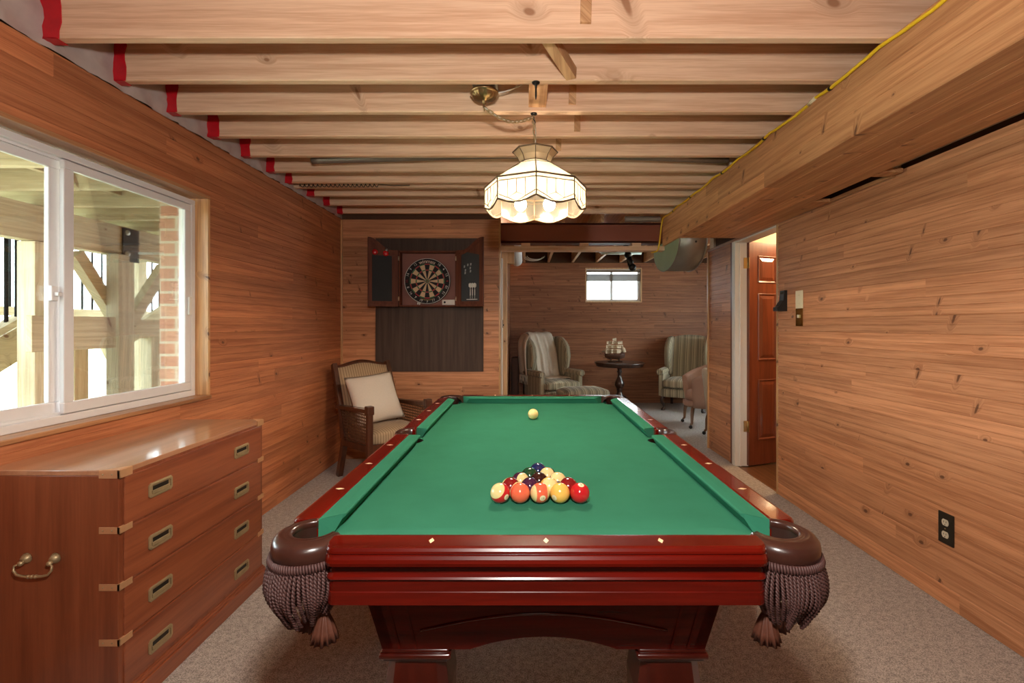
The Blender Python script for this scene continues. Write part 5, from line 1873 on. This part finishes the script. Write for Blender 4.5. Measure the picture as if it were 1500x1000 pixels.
o = m.obj('floor_speaker', plain('dusty mauve cloth', (.10, .06, .05), .8)); o.location = (-.17, 7.62, 0); tag(o, 'dark rounded cabinet standing in the far left corner of the back room', 'cabinet')

# ------------------------------------------------------------------ cane armchair with pillow
CA, CAR = (-1.22, 4.09, 0), R(45)
M['canewood'] = wood('dark walnut chair wood', (.045, .014, .007), (.11, .036, .017), axis=2, freq=30, rough=.35, coat=.3)
def caneweave():
    t = NT('woven cane')
    nz = t.noise(t.obj(), 80, 2)
    t.bsdf(col=t.mix(nz, (.10, .045, .02), (.20, .10, .05)), rough=.5)
    return t.m
M['cane'] = caneweave()
M['tan_stripe'] = stripes('tan ribbed upholstery', .022, [(0, (.52, .36, .22)), (.55, (.28, .18, .10)), (.8, (.42, .28, .16))], axis=0)
t = thing('cane_armchair', 'walnut armchair with cane sides and tan striped cushions in the left corner', 'armchair', CA, CAR)
def bk(x, s, d=0):   # along the leaning back
    lean = R(20)
    return (x, .20 + s * math.sin(lean) - d * math.cos(lean), .34 + s * math.cos(lean) - d * math.sin(lean) * .0)
for sx in (-1, 1):
    m = MB(); m.box(sx * .245, sx * .29, -.285, -.24, 0, .655, .006)
    m.box(sx * .238, sx * .297, -.292, -.233, .60, .67, .008); m.obj('front_leg', M['canewood'], t)
    m = MB(); a_, b_ = (sx * .262, .30, 0), (sx * .262, .18, .36)
    m.bar(a_, b_, .04, .05); m.bar(b_, (sx * .255, .20 + .66 * math.sin(R(20)), .34 + .66 * math.cos(R(20))), .038, .05); m.obj('rear_leg', M['canewood'], t)
    m = MB(); m.bar((sx * .268, -.29, .632), (sx * .268, .31, .60), .055, .03); m.obj('armrest', M['canewood'], t)
    m = MB(); m.bar((sx * .268, -.25, .33), (sx * .268, .2, .31), .03, .05); m.bar((sx * .268, .22, .34), (sx * .268, .27, .60), .026, .03); m.obj('side_rail', M['canewood'], t)
    m = MB()
    for k in range(18):
        y = -.235 + .46 * k / 17
        m.box(sx * .266, sx * .269, y - .0045, y + .0045, .335, .62)
    for k in range(12):
        z = .345 + .27 * k / 11
        m.box(sx * .2655, sx * .2695, -.24, .24, z - .0045, z + .0045)
    m.obj('cane_panel', M['cane'], t)
m = MB(); m.bar((-.26, -.262, .33), (.26, -.262, .33), .03, .06); m.bar((-.26, .19, .32), (.26, .19, .32), .03, .05); m.obj('seat_rail', M['canewood'], t)
# curved crest rail
rows = []
for i in range(17):
    x = -.275 + .55 * i / 16
    s = .655 + .035 * math.cos(PI * x / .5) ** 2 - .012 * abs(x) / .275
    rows.append([bk(x, s, -.022), bk(x, s, .022), bk(x, s - .045, .022), bk(x, s - .045, -.022)])
m = MB(); m.grid(rows, True, close_u=True, cap=True); m.obj('crest_rail', M['canewood'], t)
m = MB()
rows = []
for i in range(17):
    x = -.235 + .47 * i / 16
    e = 1 - abs(x / .235) ** 6
    row = []
    top_ = .625 + .035 * math.cos(PI * x / .5) ** 2
    for j in range(13):
        s = .06 + (top_ - .06) * j / 12
        pf = .075 * (.55 + .45 * math.sin(PI * min(1, (j + 1) / 13))) * (.55 + .45 * e)
        row.append(bk(x, s, pf))
    for j in range(12, -1, -1):
        s = .06 + (top_ - .06) * j / 12
        row.append(bk(x, s, -.015))
    rows.append(row)
m.grid(rows, True, close_u=True, cap=True); m.obj('back_cushion', M['tan_stripe'], t)
m = soft_box(-.24, .24, -.275, .19, .345, .455, .035, .02); m.obj('seat_cushion', M['tan_stripe'], t)
# pillow
t = thing('pillow', 'square off white pillow leaning in the cane armchair', 'pillow', (CA[0], CA[1], .47), CAR)
m = MB()
def pil(u, v, sgn):
    e = (1 - abs(u) ** 2.6) * (1 - abs(v) ** 2.6)
    th = .062 * max(0, e) ** .55
    k = 1 - .06 * (1 - abs(u)) * (abs(v) > .6) * (abs(v) - .6) / .4
    x = .222 * u * (1 - .05 * (1 - v * v)); h = .222 * v * (1 - .05 * (1 - u * u)) + .222
    lean = R(27)
    d = sgn * th
    a_ = R(4)
    x, h = x * math.cos(a_) - (h - .2) * math.sin(a_), .2 + x * math.sin(a_) + (h - .2) * math.cos(a_)
    return (x - .045, -.03 + h * math.sin(lean) + d * math.cos(lean), .01 + h * math.cos(lean) - d * math.sin(lean))
N = 16
for sg in (-1, 1):
    m.grid([[pil(-1 + 2 * i / N, -1 + 2 * j / N, sg) for j in range(N + 1)] for i in range(N + 1)], True)
m.obj('pillow_cover', plain('off white pillow cloth', (.66, .57, .48), .9, var=.08, scale=120, bump=.1), t)
# ------------------------------------------------------------------ camera
cam = bpy.data.cameras.new('camera')
cam.sensor_width = 36
cam.lens = F_PX / 1500 * 36
cam.shift_x = (750 - CX) / 1500
cam.shift_y = -(500 - CY) / 1500
cam.clip_start = .02
co = bpy.data.objects.new('camera', cam)
COL.objects.link(co)
co.location = (0, 0, CZ)
co.rotation_euler = (R(90), 0, 0)
SC.camera = co

# ------------------------------------------------------------------ lights
def light(name, typ, loc, power, col=(1, 1, 1), size=.1, rot=None, **kw):
    l = bpy.data.lights.new(name, typ)
    l.energy = power
    l.color = col
    if typ == 'POINT': l.shadow_soft_size = size
    if typ == 'AREA': l.size = size
    for k, v in kw.items(): setattr(l, k, v)
    o = bpy.data.objects.new(name, l)
    COL.objects.link(o)
    o.location = loc
    if rot: o.rotation_euler = rot
    return o
WARM = (1.0, .74, .46)
# hand-held flash beside the camera (its hard joist shadows show in the photograph)
light('camera_flash', 'SPOT', (-.02, .18, 1.70), 60, (1, .95, .88), rot=(R(100), 0, 0), spot_size=R(172), spot_blend=.35, shadow_soft_size=.05)
# soft fill light added in the unseen part of the room behind the camera
light('rear_fill', 'AREA', (.0, -1.4, 2.30), 5, (1, .86, .70), .6)
# ceiling lamp of the hall behind the door
light('hall_lamp', 'POINT', (2.95, 4.25, 2.30), 38, (1, .72, .40), .08)
# sun and sky
w = bpy.data.worlds.new('sky')
SC.world = w
w.use_nodes = True
nt = w.node_tree
bg = nt.nodes['Background']
bg.inputs[0].default_value = (.86, .93, 1.0, 1)
bg.inputs[1].default_value = 8
s = bpy.data.lights.new('sun', 'SUN'); s.energy = 7; s.angle = R(2); s.color = (1, .95, .85)
so = bpy.data.objects.new('sun', s); COL.objects.link(so)
so.rotation_euler = (R(42), 0, R(150))

vs = SC.view_settings
vs.view_transform = 'Standard'
vs.look = 'None'
vs.gamma = 1
vs.use_curve_mapping = False
vs.exposure = 0.85
SC.cycles.max_bounces = 8
SC.cycles.transparent_max_bounces = 12
SC.cycles.sample_clamp_indirect = 6
SC.cycles.caustics_reflective = False
SC.cycles.caustics_refractive = False
